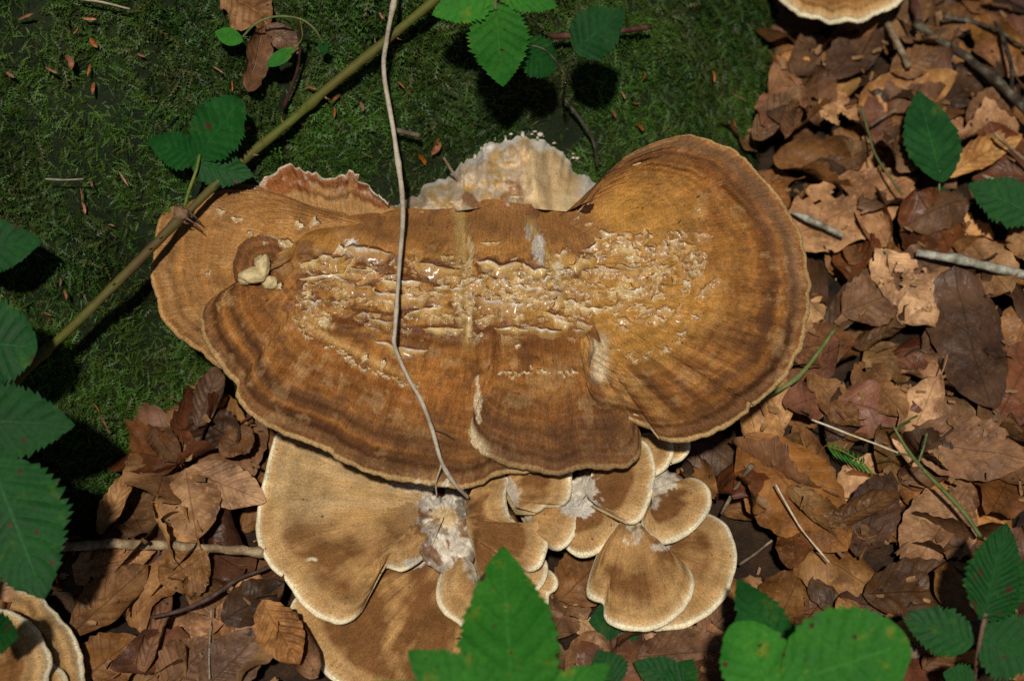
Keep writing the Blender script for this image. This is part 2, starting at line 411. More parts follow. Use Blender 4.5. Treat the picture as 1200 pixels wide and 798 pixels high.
# ground sheet: fine near the camera, reaching far out
def build_ground():
    xs = np.concatenate([[-60, -20, -6, -2.5], np.linspace(-1.5, 1.5, 121), [2.5, 6, 20, 60]])
    ys = np.concatenate([[-60, -20, -6, -2.2], np.linspace(-1.2, 1.6, 121), [2.5, 6, 20, 60]])
    X, Y = np.meshgrid(xs, ys, indexing='ij')
    Z = 0.006 * fbm(X * 11, Y * 11, seed=21) - 0.004
    o = link('ground', np_mesh('ground', np.stack([X, Y, Z], -1).reshape(-1, 3), grid_faces(len(xs), len(ys))), M['soil'])
    return tag(o, 'dark forest soil under the leaf litter', kind='structure')
build_ground()

stump = thing('tree_stump', 'moss-covered old stump behind the large brown bracket fungus', 'stump', (-0.2, 0.35, 0))
def build_stump():
    keep = H > -0.03
    idx = -np.ones(H.shape, int); st = 2
    sub = np.zeros(H.shape, bool); sub[::st, ::st] = True
    i, j = np.meshgrid(np.arange(0, NX - st, st), np.arange(0, NY - st, st), indexing='ij')
    ok = keep[i, j] & keep[i + st, j] & keep[i, j + st] & keep[i + st, j + st]
    i, j = i[ok], j[ok]
    f = np.stack([i * NY + j, (i + st) * NY + j, (i + st) * NY + j + st, i * NY + j + st], 1)
    u, inv = np.unique(f.ravel(), return_inverse=True)
    V = np.stack([GXX.ravel()[u], GYY.ravel()[u], H.ravel()[u]], 1)
    link('trunk', np_mesh('trunk', rel(V, stump), inv.reshape(-1, 4)), M['bark'], stump)
build_stump()

# ------------------------------------------------------------------ moss shoots on the stump (uncountable: one mesh)
def build_moss(N=92000):
    x = rng.uniform(-0.58, 0.40, N * 6); y = rng.uniform(-0.36, 0.50, N * 6)
    z = bil(H, x, y); gxv = bil(DHX, x, y); gyv = bil(DHY, x, y)
    dens = np.sqrt(1 + gxv ** 2 + gyv ** 2) / 2.2
    patch = fbm(x * 10, y * 10, seed=31)
    dens = dens * (0.6 + 0.4 * sst(-0.5, 0.05, patch))
    # keep only what lies in or near the frame
    d = np.stack([x, y, z], 1) - CAM; dep = d @ FWD
    ppx = 600 + (d @ RGT) / dep * FPX; ppy = 399 - (d @ UPV) / dep * FPX
    ok = (z > 0.002) & (ppx > -110) & (ppx < 1000) & (ppy > -120) & (ppy < 800) & (rng.random(N * 6) < dens)
    bare = np.exp(-(((ppx - 432) / 48) ** 2 + ((ppy - 38) / 34) ** 2))
    ok &= rng.random(N * 6) > bare * 0.85
    sel = np.where(ok)[0][:N]; n = len(sel)
    x, y, z, gxv, gyv, patch = x[sel], y[sel], z[sel], gxv[sel], gyv[sel], patch[sel]
    nr = np.stack([-gxv, -gyv, np.ones(n)], 1); nr /= np.linalg.norm(nr, axis=1)[:, None]
    rnd = rng.normal(size=(n, 3)); tan = rnd - (rnd * nr).sum(1)[:, None] * nr; tan /= np.linalg.norm(tan, axis=1)[:, None]
    flow = np.stack([fbm(x * 18, y * 18, seed=41), fbm(x * 18, y * 18, seed=43), np.full(n, -0.5)], 1)
    dr = nr * rng.uniform(0.35, 0.95, n)[:, None] + tan * rng.uniform(0.4, 1.0, n)[:, None] + flow * 0.45
    dr /= np.linalg.norm(dr, axis=1)[:, None]
    ln = rng.uniform(0.006, 0.0155, n) * (1 + 0.6 * fbm(x * 22, y * 22, seed=45))
    side = np.cross(dr, rng.normal(size=(n, 3))); side /= np.linalg.norm(side, axis=1)[:, None]
    base = np.stack([x, y, z - 0.001], 1)
    cur = nr * -0.25 + tan * 0.25 + np.array([0, 0, -0.2])
    path = lambda t: base + dr * (ln * t)[:, None] + cur * (ln * t * t)[:, None]
    V = []; T = []; C = []
    hue = rng.random(n)
    light = np.clip(0.42 + 0.6 * fbm(x * 13, y * 13, seed=51) + rng.normal(0, 0.24, n), 0, 1)
    col0 = mix((0.014, 0.034, 0.006), (0.070, 0.165, 0.020), light)
    col0 = mix(col0, np.array([0.085, 0.085, 0.02]), (hue > 0.90) * 0.8)
    off = 0
    per = []
    ts = (0.0, 0.5, 1.0); ws = (0.00038, 0.00042, 0.00012)
    for t, w in zip(ts, ws):
        p = path(np.full(n, t)); per += [p - side * w, p + side * w]
    faces = [(0, 1, 3), (0, 3, 2), (2, 3, 5), (2, 5, 4)]
    k = 6; shade = [0.7, 0.7, 0.9, 0.9, 1.2, 1.2]
    for t in (0.2, 0.36, 0.52, 0.68, 0.84):
        for sg in (-1, 1):
            p0 = path(np.full(n, t)); p1 = path(np.full(n, t + 0.10))
            tip = path(np.full(n, t + 0.16)) + side * (sg * ln * 0.17 * (1.15 - 0.6 * t))[:, None] + nr * (ln * 0.03)[:, None]
            per += [p0, p1, tip]; faces.append((k, k + 1, k + 2)); k += 3; shade += [0.9, 0.9, 1.1 + 0.15 * t]
    V = np.stack(per, 1)                                          # n,k,3
    F = np.asarray(faces)[None] + (np.arange(n) * k)[:, None, None]
    me = np_mesh('moss', rel(V.reshape(-1, 3), stump), F.reshape(-1, 3), False)
    add_col(me, np.repeat(col0, k, 0))
    tag(link('moss', me, M['moss'], stump), kind='stuff')
build_moss()

# ------------------------------------------------------------------ fungus caps
WHITE = [(520, 584, 26, 17, 1.0, (0.72, 0.68, 0.60)), (495, 572, 34, 9, 0.75, (0.70, 0.60, 0.46)), (525, 606, 17, 14, 0.8, (0.68, 0.50, 0.26)), (534, 634, 9, 20, 0.9, (0.66, 0.60, 0.52)),
         (486, 660, 16, 6, 0.85, (0.72, 0.66, 0.58)), (684, 572, 14, 18, 1.0, (0.74, 0.68, 0.58)), (684, 594, 22, 10, 0.9, (0.62, 0.60, 0.56)), (775, 568, 16, 9, 0.9, (0.66, 0.60, 0.50)), (598, 580, 7, 20, 0.9, (0.60, 0.54, 0.46)),
         (776, 640, 12, 5, 0.7, (0.66, 0.6, 0.5)), (632, 290, 8, 22, 0.85, (0.56, 0.53, 0.48)), (620, 272, 5, 9, 0.6, (0.5, 0.45, 0.38)), (654, 326, 6, 18, 0.85, (0.62, 0.54, 0.40)), (560, 468, 4, 26, 0.85, (0.66, 0.54, 0.36)), (551, 345, 4, 60, 0.75, (0.62, 0.50, 0.30)),
         (704, 422, 5, 20, 0.85, (0.64, 0.50, 0.30)), (411, 288, 8, 9, 1.0, (0.60, 0.57, 0.52)), (500, 636, 4, 3, 0.9, (0.7, 0.65, 0.6)), (366, 655, 6, 3, 0.8, (0.75, 0.68, 0.5)), (515, 576, 8, 5, 1.0, (0.05, 0.012, 0.008)), (540, 596, 8, 14, 0.9, (0.20, 0.17, 0.14)),
         (500, 622, 22, 14, 0.6, (0.09, 0.035, 0.012)), (470, 610, 26, 22, 0.5, (0.10, 0.04, 0.012)), (432, 605, 22, 10, 0.35, (0.5, 0.3, 0.1))]
def patches(c, px, py, seed):
    n = fbm(px * 0.09, py * 0.09, seed=seed + 7); n2 = fbm(px * 0.3, py * 0.3, seed=seed + 6, o=2)
    for x, y, sx, sy, k, cc in WHITE:
        q = np.exp(-((px - x) / sx) ** 2 - ((py - y) / sy) ** 2); cc = np.asarray(cc) * (0.86, 0.82, 0.76)
        c = mix(c, cc, sst(0.34, 0.52, q + 0.36 * n + 0.20 * n2) * sst(0.04, 0.25, q) * k)
    return c

ZB = np.full((900, 1320), -1.0); CB = np.zeros((900, 1320, 3))      # height and colour of the caps as laid out, for seating small pieces

def cap(parent, inner, outer, zin, zout, colfn, dome=0.004, droop=0.004, th=0.005, th_in=0.016, ripple=0.0009, seed=0, step=2.2,
        jag=1.8, back=0.0, wet=None, mat='cap', label=None, extra=None, name='cap', jf=0.09):
    Lo = np.linalg.norm(np.diff(np.asarray(outer, float), axis=0), axis=1).sum()
    ns = int(max(24, Lo / step))
    O = resample(outer, ns)
    if len(inner[0]) == 3:          # x, y and the share of the outline it belongs to
        ii = np.asarray(inner, float); q = np.linspace(0, 1, ns); I = np.stack([np.interp(q, ii[:, 2], ii[:, 0]), np.interp(q, ii[:, 2], ii[:, 1])], 1)
    else: I = resample(inner, ns)
    if back > 0.01: I = I + np.stack([0 * I[:, 0], 4.0 * fbm(I[:, 0] * 0.03, 0.0, seed=seed + 11, o=3)], 1)
    Lr = np.linalg.norm(O - I, axis=1).max(); nr = int(max(12, Lr / step))
    zi = np.interp(np.linspace(0, 1, ns), np.linspace(0, 1, np.size(zin)), np.atleast_1d(zin))
    zo = np.interp(np.linspace(0, 1, ns), np.linspace(0, 1, np.size(zout)), np.atleast_1d(zout))
    if parent is big: zi = zi + 0.011; zo = zo + 0.011
    ra = (O - I) / (np.linalg.norm(O - I, axis=1)[:, None] + 1e-6)
    arc = np.concatenate([[0], np.cumsum(np.linalg.norm(np.diff(O, axis=0), axis=1))])
    O = O + ra * (jag * fbm(arc * jf, 0, seed=seed + 3, o=3))[:, None]
    t = np.linspace(0, 1, nr); r = 1 - (1 - t) ** 1.25
    Q = I[:, None] + (O - I)[:, None] * r[None, :, None]
    z0 = zi[:, None] * (1 - r) + zo[:, None] * r
    P0 = UP(Q[..., 0], Q[..., 1], z0)
    rimd = np.linalg.norm(P0 - P0[:, -1:], axis=2)
    ang = np.broadcast_to((arc * 0.00065)[:, None], rimd.shape)
    rr = np.broadcast_to(r, rimd.shape)
    wob = 0.0028 * fbm(ang * 14, rimd * 18, seed=seed, o=2)
    z = z0 + dome * 4 * rr * (1 - rr) - droop * sst(0.016, 0.0, rimd) * sst(0.0, 0.35, rr) - back * (1 - sst(0, 0.16, rr))
    z = z + ripple * np.sin((rimd + wob) * 2 * math.pi / 0.0115) * sst(0.15, 0.5, rr)
    z = z + ripple * 1.6 * fbm(ang * 60, rimd * 12, seed=seed + 5) * sst(0.0, 0.4, rr)
    z = z + 0.0024 * fbm(P0[..., 0] * 26, P0[..., 1] * 26, seed=seed + 8, o=3) + (0.0035 * fbm(P0[..., 0] * 10, P0[..., 1] * 10, seed=seed + 18, o=2) * sst(0.0, 0.03, rimd) if mat == 'cap' else 0)
    if extra is not None: z = z + extra(Q[..., 0], Q[..., 1], rr)
    P = UP(Q[..., 0], Q[..., 1], z)
    c = colfn(rr, np.maximum(rimd + wob * 0.6 * sst(0.004, 0.012, rimd), 0), ang, Q[..., 0], Q[..., 1], seed)
    c = patches(c, Q[..., 0], Q[..., 1], seed)
    w = wet(rr, rimd, Q[..., 0], Q[..., 1], seed) if wet is not None else np.zeros_like(rr)
    qx = np.round(Q[..., 0]).astype(int); qy = np.round(Q[..., 1]).astype(int)
    ok = (qx >= 1) & (qx < 1318) & (qy >= 1) & (qy < 898)
    for dx in (-1, 0, 1):
        for dy in (-1, 0, 1):
            a, b, zz, cc = qy[ok] + dy, qx[ok] + dx, z[ok], c[ok]
            up = zz > ZB[a, b]
            ZB[a[up], b[up]] = zz[up]; CB[a[up], b[up]] = cc[up]
    od = P[:, -1] - P[:, -4]; od[:, 2] = 0; od /= np.linalg.norm(od, axis=1)[:, None] + 1e-9
    thv = (th * (1 + 0.3 * fbm(arc * 0.05, 3.1, seed=seed + 9)))[:, None]
    e = np.array([0, 0, 1.0])
    rings = [P[:, -1] + od * thv * 0.28 - e * thv * 0.22, P[:, -1] + od * thv * 0.34 - e * thv * 0.6, P[:, -1] + od * thv * 0.05 - e * thv]
    for q in (0.94, 0.8, 0.55, 0.25, 0.02):
        k = int(q * (nr - 1)); rings.append(P[:, k] - e * (th + (th_in - th) * (1 - r[k])))
    A = np.concatenate([P, np.stack(rings, 1)], 1)
    m = A.shape[1]
    rimc = c[:, -1]
    under = np.broadcast_to(np.array([0.42, 0.30, 0.15]), rimc.shape)
    C = np.concatenate([c, np.stack([rimc, rimc, rimc * 0.9] + [under] * 5, 1)], 1)
    Wt = np.concatenate([w, np.zeros((ns, 8))], 1)
    UV = np.concatenate([np.stack([ang, rimd], -1), np.stack([np.broadcast_to(ang[:, :1], (ns, 8)), np.full((ns, 8), -0.002) - np.arange(8) * 0.002], -1)], 1)
    me = np_mesh(name, rel(A.reshape(-1, 3), parent), grid_faces(ns, m)[:, ::-1])
    add_col(me, np.clip(C.reshape(-1, 3), 0.002, 0.9)); add_float(me, Wt.ravel(), 'wet'); add_uv(me, UV.reshape(-1, 2))
    o = link(name, me, M[mat], parent)
    if label: o['label'] = label
    return o

B_MID = np.array([0.250, 0.092, 0.020]); B_DARK = np.array([0.056, 0.021, 0.008]); B_LIGHT = np.array([0.40, 0.180, 0.045])
B_OCH = np.array([0.38, 0.172, 0.036]); B_RIM = np.array([0.46, 0.30, 0.13]); B_GREY = np.array([0.195, 0.098, 0.043])

def col_big(r, d, a, px, py, seed):
    n1 = fbm(a * 16, d * 70, seed=seed + 61); n2 = fbm(a * 190, d * 10, seed=seed + 62); n3 = fbm(px * 0.02, py * 0.02, seed=seed + 63)
    c = mix(B_MID, B_LIGHT, np.clip(0.22 + 0.35 * n1 + 0.30 * n2, 0, 1))
    c = mix(c, B_DARK, np.clip(0.12 + 0.50 * n3 - 0.25 * n2, 0, 0.75))
    # concentric zones following the rim
    for pos, wd, amt, cc in ((0.0125, 0.0045, 0.80, B_DARK), (0.0205, 0.0018, 0.55, np.array([0.36, 0.145, 0.03])), (0.029, 0.006, 0.55, B_DARK), (0.0375, 0.0016, 0.35, np.array([0.36, 0.145, 0.03])), (0.050, 0.009, 0.34, B_DARK), (0.0060, 0.0022, 0.7, B_GREY)):
        g = np.exp(-((d - pos - 0.002 * fbm(a * 9, pos * 90, seed=seed + 70)) / wd) ** 2)
        c = mix(c, cc, np.clip(g * amt * (1 + 0.7 * fbm(a * 7, pos * 50, seed=seed + 64)), 0, 0.9))
    och = sst(0.62, 0.22, r + 0.10 * n3 + 0.06 * n1)
    c = mix(c, B_OCH, och * 0.75)
    st = fbm(px * 0.045, py * 0.045, seed=seed + 96); s2 = fbm(px * 0.14, py * 0.14, seed=seed + 97)
    c = mix(c, (0.105, 0.045, 0.018), sst(0.22, 0.6, st + 0.35 * s2) * 0.6)
    c = mix(c, (0.40, 0.235, 0.10), sst(0.30, 0.65, -st + 0.45 * s2) * 0.45)
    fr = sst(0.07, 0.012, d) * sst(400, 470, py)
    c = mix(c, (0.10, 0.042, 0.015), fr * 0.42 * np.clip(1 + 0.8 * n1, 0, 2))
    c = mix(c, B_RIM, sst(0.0020, 0.0005, d) * 0.8)
    return c

def col_centre(r, d, a, px, py, seed):
    c = col_big(r, d, a, px, py, seed)
    n3 = fbm(px * 0.03, py * 0.03, seed=seed + 90)
    zn = sst(288, 306, py) * sst(402, 384, py) * sst(325, 390, px)
    nz = fbm(px * 0.035, py * 0.09, seed=seed + 91); nf = fbm(px * 0.09, py * 0.2, seed=seed + 92)
    c = mix(c, (0.40, 0.215, 0.050), zn * sst(0.0, 0.5, nz + 0.3 * nf) * 0.85)
    c = mix(c, (0.11, 0.036, 0.008), zn * sst(-0.15, 0.3, -nz + 0.4 * nf) * 0.9)
    band = np.exp(-((py - 388 - 6 * fbm(px * 0.03, 0.2, seed=17)) / 11) ** 2) * sst(430, 500, px)
    c = mix(c, (0.13, 0.040, 0.008), band * 0.75)
    hump = sst(300, 268, py) * sst(380, 470, px)
    c = mix(c, np.array([0.24, 0.105, 0.034]), hump * 0.85)
    c = mix(c, np.array([0.14, 0.062, 0.026]), hump * sst(0.15, 0.5, n3) * 0.8)
    for x0, y0, x1, y1, w in ((538, 245, 548, 400, 7), (620, 262, 668, 350, 6)):
        tt = np.clip((py - y0) / (y1 - y0), 0, 1); dx = (px - (x0 + (x1 - x0) * tt)) / w
        g = np.exp(-dx ** 2) * sst(y0 - 12, y0 + 4, py) * sst(y1 + 20, y1 - 10, py)
        c = mix(c, np.array([0.42, 0.28, 0.10]), g * 0.8)
    # pale scar line left of the middle
    yy = 372 + (px - 345) * 0.62 - 0.0008 * (px - 345) ** 2
    g = np.exp(-((py - yy) / 5) ** 2) * sst(335, 350, px) * sst(500, 440, px)
    c = mix(c, np.array([0.50, 0.30, 0.10]), g * 0.7)
    return c

def wet_big(r, d, px, py, seed):
    g = sst(250, 300, py) * sst(420, 370, py) * sst(300, 380, px) * sst(870, 780, px)
    return np.clip(g * (0.65 + 0.5 * fbm(px * 0.05, py * 0.05, seed=seed + 4)) + 0.12, 0, 1)

big = thing('bracket_fungus', 'largest brown bracket fungus with scaly wet centre growing from the mossy stump', 'fungus', (0.0, 0.0, 0.0))

def groove(px, py, r):
    z = 0
    for x0, y0, x1, y1, w, h in ((542, 240, 549, 400, 6, -0.0035), (618, 255, 668, 350, 7, -0.003), (470, 245, 455, 300, 10, 0.002)):
        tt = np.clip((py - y0) / (y1 - y0), 0, 1); dx = (px - (x0 + (x1 - x0) * tt)) / w
        z = z + h * np.exp(-dx ** 2) * sst(y0 - 15, y0 + 5, py) * sst(y1 + 25, y1 - 10, py)
    zone = sst(285, 305, py) * sst(400, 372, py) * sst(325, 380, px) * sst(860, 800, px)
    return z + zone * 0.0016 * fbm(px * 0.05, py * 0.16, seed=77)

# left back lobe under the main one
cap(big, [(430, 262), (405, 285), (375, 310), (350, 335)],
    [(405, 250), (362, 240), (330, 227), (300, 217), (262, 213), (232, 216), (205, 230), (189, 254), (182, 285), (180, 325), (191, 368), (207, 390), (222, 400), (246, 419), (275, 440)],
    0.120, [0.128, 0.128, 0.126, 0.120, 0.112, 0.106, 0.104, 0.104], lambda *k: mix(col_big(*k), (0.38, 0.195, 0.065), 0.5), dome=0.006, seed=1, label='paler rounded lobe at the back left')
# main left lobe with the central hump
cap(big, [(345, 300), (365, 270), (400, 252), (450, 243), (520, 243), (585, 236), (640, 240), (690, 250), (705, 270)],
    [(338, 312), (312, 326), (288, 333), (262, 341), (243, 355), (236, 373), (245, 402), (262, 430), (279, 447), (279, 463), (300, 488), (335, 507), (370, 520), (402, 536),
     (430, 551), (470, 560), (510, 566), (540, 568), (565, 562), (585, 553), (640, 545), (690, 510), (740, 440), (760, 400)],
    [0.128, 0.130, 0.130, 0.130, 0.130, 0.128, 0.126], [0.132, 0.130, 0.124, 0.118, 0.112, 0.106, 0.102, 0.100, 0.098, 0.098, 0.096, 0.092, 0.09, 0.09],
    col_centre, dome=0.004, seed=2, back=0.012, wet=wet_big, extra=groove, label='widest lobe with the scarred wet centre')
# middle lobe
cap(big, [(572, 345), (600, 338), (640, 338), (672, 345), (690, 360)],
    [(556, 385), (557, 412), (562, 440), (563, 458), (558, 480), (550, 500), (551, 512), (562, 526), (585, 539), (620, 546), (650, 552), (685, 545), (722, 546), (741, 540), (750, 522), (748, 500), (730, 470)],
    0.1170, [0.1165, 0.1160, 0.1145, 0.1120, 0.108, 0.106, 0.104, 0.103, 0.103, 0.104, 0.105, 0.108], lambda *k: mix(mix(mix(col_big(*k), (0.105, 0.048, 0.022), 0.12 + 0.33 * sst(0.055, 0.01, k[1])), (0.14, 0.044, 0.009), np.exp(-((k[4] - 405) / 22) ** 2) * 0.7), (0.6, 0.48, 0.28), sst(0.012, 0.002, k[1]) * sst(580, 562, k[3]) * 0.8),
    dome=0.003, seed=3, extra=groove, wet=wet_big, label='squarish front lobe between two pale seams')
# right round lobe
def col_right(r, d, a, px, py, seed):
    c = col_big(r, d, a, px, py, seed)
    zn = sst(1.0, 0.7, np.hypot((px - 690) / 140, (py - 318) / 85)); nz = fbm(px * 0.06, py * 0.07, seed=93)
    c = mix(c, (0.12, 0.040, 0.009), zn * sst(-0.3, 0.25, nz) * 0.9)
    st = fbm(a * 85, d * 6, seed=94); rz = sst(0.35, 0.55, r) * sst(0.92, 0.78, r) * sst(330, 400, py)
    c = mix(c, (0.09, 0.034, 0.010), rz * sst(0.0, 0.5, st) * 0.75); c = mix(c, (0.42, 0.21, 0.06), rz * sst(0.05, 0.5, -st) * 0.5)
    hl = sst(0.85, 0.35, r + 0.1 * fbm(px * 0.03, py * 0.03, seed=3)) * sst(470, 380, py)
    c = mix(c, np.array([0.47, 0.235, 0.048]), hl * 0.7)
    c = mix(c, np.array([0.26, 0.135, 0.062]), np.exp(-((d - 0.010) / 0.006) ** 2) * sst(420, 300, py) * 0.75)
    g = np.exp(-((d - 0.0225) / 0.0035) ** 2) * sst(360, 260, py)
    c = mix(c, np.array([0.10, 0.042, 0.018]), g * 0.75)
    c = mix(c, np.array([0.24, 0.105, 0.034]), sst(735, 680, px + 12 * fbm(px * 0.04, py * 0.04, seed=5)) * sst(330, 285, py) * 0.85)
    g = np.exp(-((px - 703) / 9) ** 2) * sst(385, 400, py) * sst(455, 435, py)
    c = mix(c, np.array([0.62, 0.5, 0.32]), g * 0.9)
    return c
def right_extra(px, py, r):
    d = np.hypot((px - 735) / 210, (py - 340) / 175)
    return groove(px, py, r) - 0.0025 * np.exp(-((d - 0.84) / 0.03) ** 2) + 0.0015 * np.exp(-((d - 0.9) / 0.03) ** 2)
cap(big, [(655, 252), (650, 275), (652, 305), (658, 335), (665, 360), (680, 385)],
    [(690, 236), (699, 222), (712, 203), (730, 186), (752, 173), (778, 163), (806, 159), (836, 165), (866, 181), (892, 206), (916, 236), (935, 270), (945, 308), (948, 345), (942, 385),
     (930, 420), (910, 450), (884, 473), (879, 467), (874, 480), (848, 499), (818, 510), (793, 514), (773, 511), (764, 499), (735, 490), (706, 483), (693, 472), (690, 456), (697, 436), (702, 418), (701, 400)],
    [0.118, 0.116, 0.115, 0.115, 0.115, 0.115], [0.138, 0.146, 0.150, 0.150, 0.146, 0.140, 0.134, 0.128, 0.124, 0.120, 0.117, 0.115, 0.114, 0.115, 0.118, 0.124], col_right, dome=0.005, seed=4, extra=right_extra, wet=wet_big, droop=0.006, label='rounded ear-shaped lobe on the right')
# small dark lobe in the notch
cap(big, [(297, 340), (299, 322), (308, 310), (320, 308), (332, 316), (344, 326), (366, 332), (384, 332)],
    [(278, 332), (274, 312), (279, 293), (292, 280), (310, 276), (328, 281), (343, 294), (352, 309), (366, 321), (392, 322)],
    0.126, [0.128, 0.136, 0.139, 0.138, 0.134, 0.131], lambda r, d, a, px, py, s: mix(mix((0.20, 0.082, 0.026), (0.125, 0.052, 0.019), np.clip(0.5 + 0.5 * np.sin(d * 900), 0, 1)), (0.5, 0.36, 0.2), sst(0.0022, 0.0006, d) * sst(300, 325, px)),
    dome=0.002, seed=6, th=0.004, label='small dark curled lobe in the notch')
# orange torn lobe at the back
def col_orange(r, d, a, px, py, s):
    n = fbm(px * 0.06, py * 0.06, seed=s + 4)
    c = mix((0.36, 0.20, 0.075), (0.24, 0.085, 0.026), sst(0.25, 0.75, r + 0.35 * n))
    c = mix(c, (0.52, 0.36, 0.24), sst(0.1, 0.7, fbm(px * 0.12, py * 0.12, seed=s + 1)) * sst(0.45, 0.9, r) * 0.8)
    return mix(c, (0.55, 0.46, 0.36), sst(0.002, 0.0004, d) * 0.8)
cap(big, [(318, 236), (345, 242), (372, 252), (405, 258), (440, 252), (462, 246)],
    [(296, 222), (316, 206), (335, 194), (355, 199), (372, 203), (378, 210), (395, 206), (412, 201), (421, 204), (419, 214), (430, 215), (443, 229), (458, 239)],
    0.120, [0.130, 0.140, 0.148, 0.150, 0.150, 0.146, 0.134], col_orange, dome=-0.003, seed=7, jag=3.0, th=0.003, jf=0.2, label='torn orange lobe with frosted edge behind')

# pale torn tissue joining the fungus to the stump
def build_tissue():
    outer = [(440, 243), (462, 238), (480, 230), (500, 221), (515, 212), (530, 206), (545, 190), (560, 184), (570, 170), (590, 164), (604, 157), (622, 160), (634, 156), (648, 168), (660, 176), (668, 190), (686, 204), (700, 216), (712, 228)]
    zo = [float(SURF(*p)[2]) - 0.013 for p in outer]
    def colf(r, d, a, px, py, s):
        n = fbm(px * 0.06, py * 0.06, seed=71); n2 = fbm(px * 0.15, py * 0.15, seed=72)
        c = mix((0.58, 0.38, 0.18), (0.66, 0.49, 0.27), np.clip(0.5 + 0.5 * n, 0, 1))
        lf = sst(625, 600, px)
        c = mix(c, (0.46, 0.37, 0.27), lf * 0.75)
        c = mix(c, (0.26, 0.11, 0.045), sst(0.0, 0.4, n + 0.4 * n2) * lf * 0.9)
        c = mix(c, (0.5, 0.30, 0.08), sst(0.2, 0.5, n2 - n * 0.4) * lf * 0.7)
        c = mix(c, (0.66, 0.62, 0.54), np.clip(sst(0.74, 0.95, r + 0.2 * n) + sst(672, 690, px), 0, 1) * 0.9)
        return c
    cap(big, [(462, 250), (520, 249), (585, 242), (640, 246), (700, 252)], outer, 0.1165, zo, colf, dome=0.009, droop=0.0, th=0.004, th_in=0.02, seed=8, jag=5.0, jf=0.10, ripple=0.0,
        extra=lambda px, py, r: (0.35 + 0.65 * sst(640, 605, px)) * (0.009 * fbm(px * 0.04, py * 0.04, seed=73) + 0.0022 * fbm(px * 0.12, py * 0.12, seed=74, o=3)) + 0.006 * np.exp(-((px - 612 - 0.25 * (py - 150)) / 9) ** 2) - 0.004 * np.exp(-((px - 640 - 0.1 * (py - 150)) / 6) ** 2), mat='tissue',
        wet=lambda r, d, px, py, s: sst(640, 560, px) * 0.8, name='torn_tissue', label='pale cream torn tissue rooted in the moss')
build_tissue()

def build_froth():
    V, F = [], []; n0 = 0; r_ = random.Random(9)
    edge = resample([(440, 238), (480, 226), (520, 204), (548, 184), (568, 164), (600, 150), (635, 150), (655, 162), (670, 178), (672, 192)], 200)
    for k in range(45):
        x, y = edge[r_.randrange(200)]; x += r_.gauss(0, 3); y += r_.gauss(9, 3)
        P = SURF(x, y, r_.uniform(0.001, 0.008)); sc = r_.uniform(0.0006, 0.0022) * r_.random() ** 0.6
        th = np.linspace(0, math.pi, 6); ph = np.arange(8) / 8 * 2 * math.pi
        T, Ph = np.meshgrid(th, ph, indexing='ij'); d = np.stack([np.sin(T) * np.cos(Ph) * r_.uniform(0.7, 2.2), np.sin(T) * np.sin(Ph) * r_.uniform(0.7, 1.8), np.cos(T) * 0.8], -1)
        d = d * (1 + 0.5 * fbm(d[..., 0] * 2 + k, d[..., 1] * 2, d[..., 2] * 2, seed=k))[..., None]
        V.append((P + d * sc).reshape(-1, 3)); F.append(grid_faces(6, 8, True) + n0); n0 += 48
    me = np_mesh('froth', rel(np.vstack(V), big), np.vstack(F)); n = n0
    add_col(me, np.tile([[0.50, 0.45, 0.36]], (n, 1))); add_float(me, np.full(n, 0.5), 'wet'); add_uv(me, np.zeros((n, 2)))
    tag(link('froth', me, M['tissue'], big), kind='stuff')
build_froth()

def on_cap(px, py, off=0.0):
    z = ZB[int(round(py)), int(round(px))]
    return UP(px, py, (z if z > 0 else 0.1) + off)

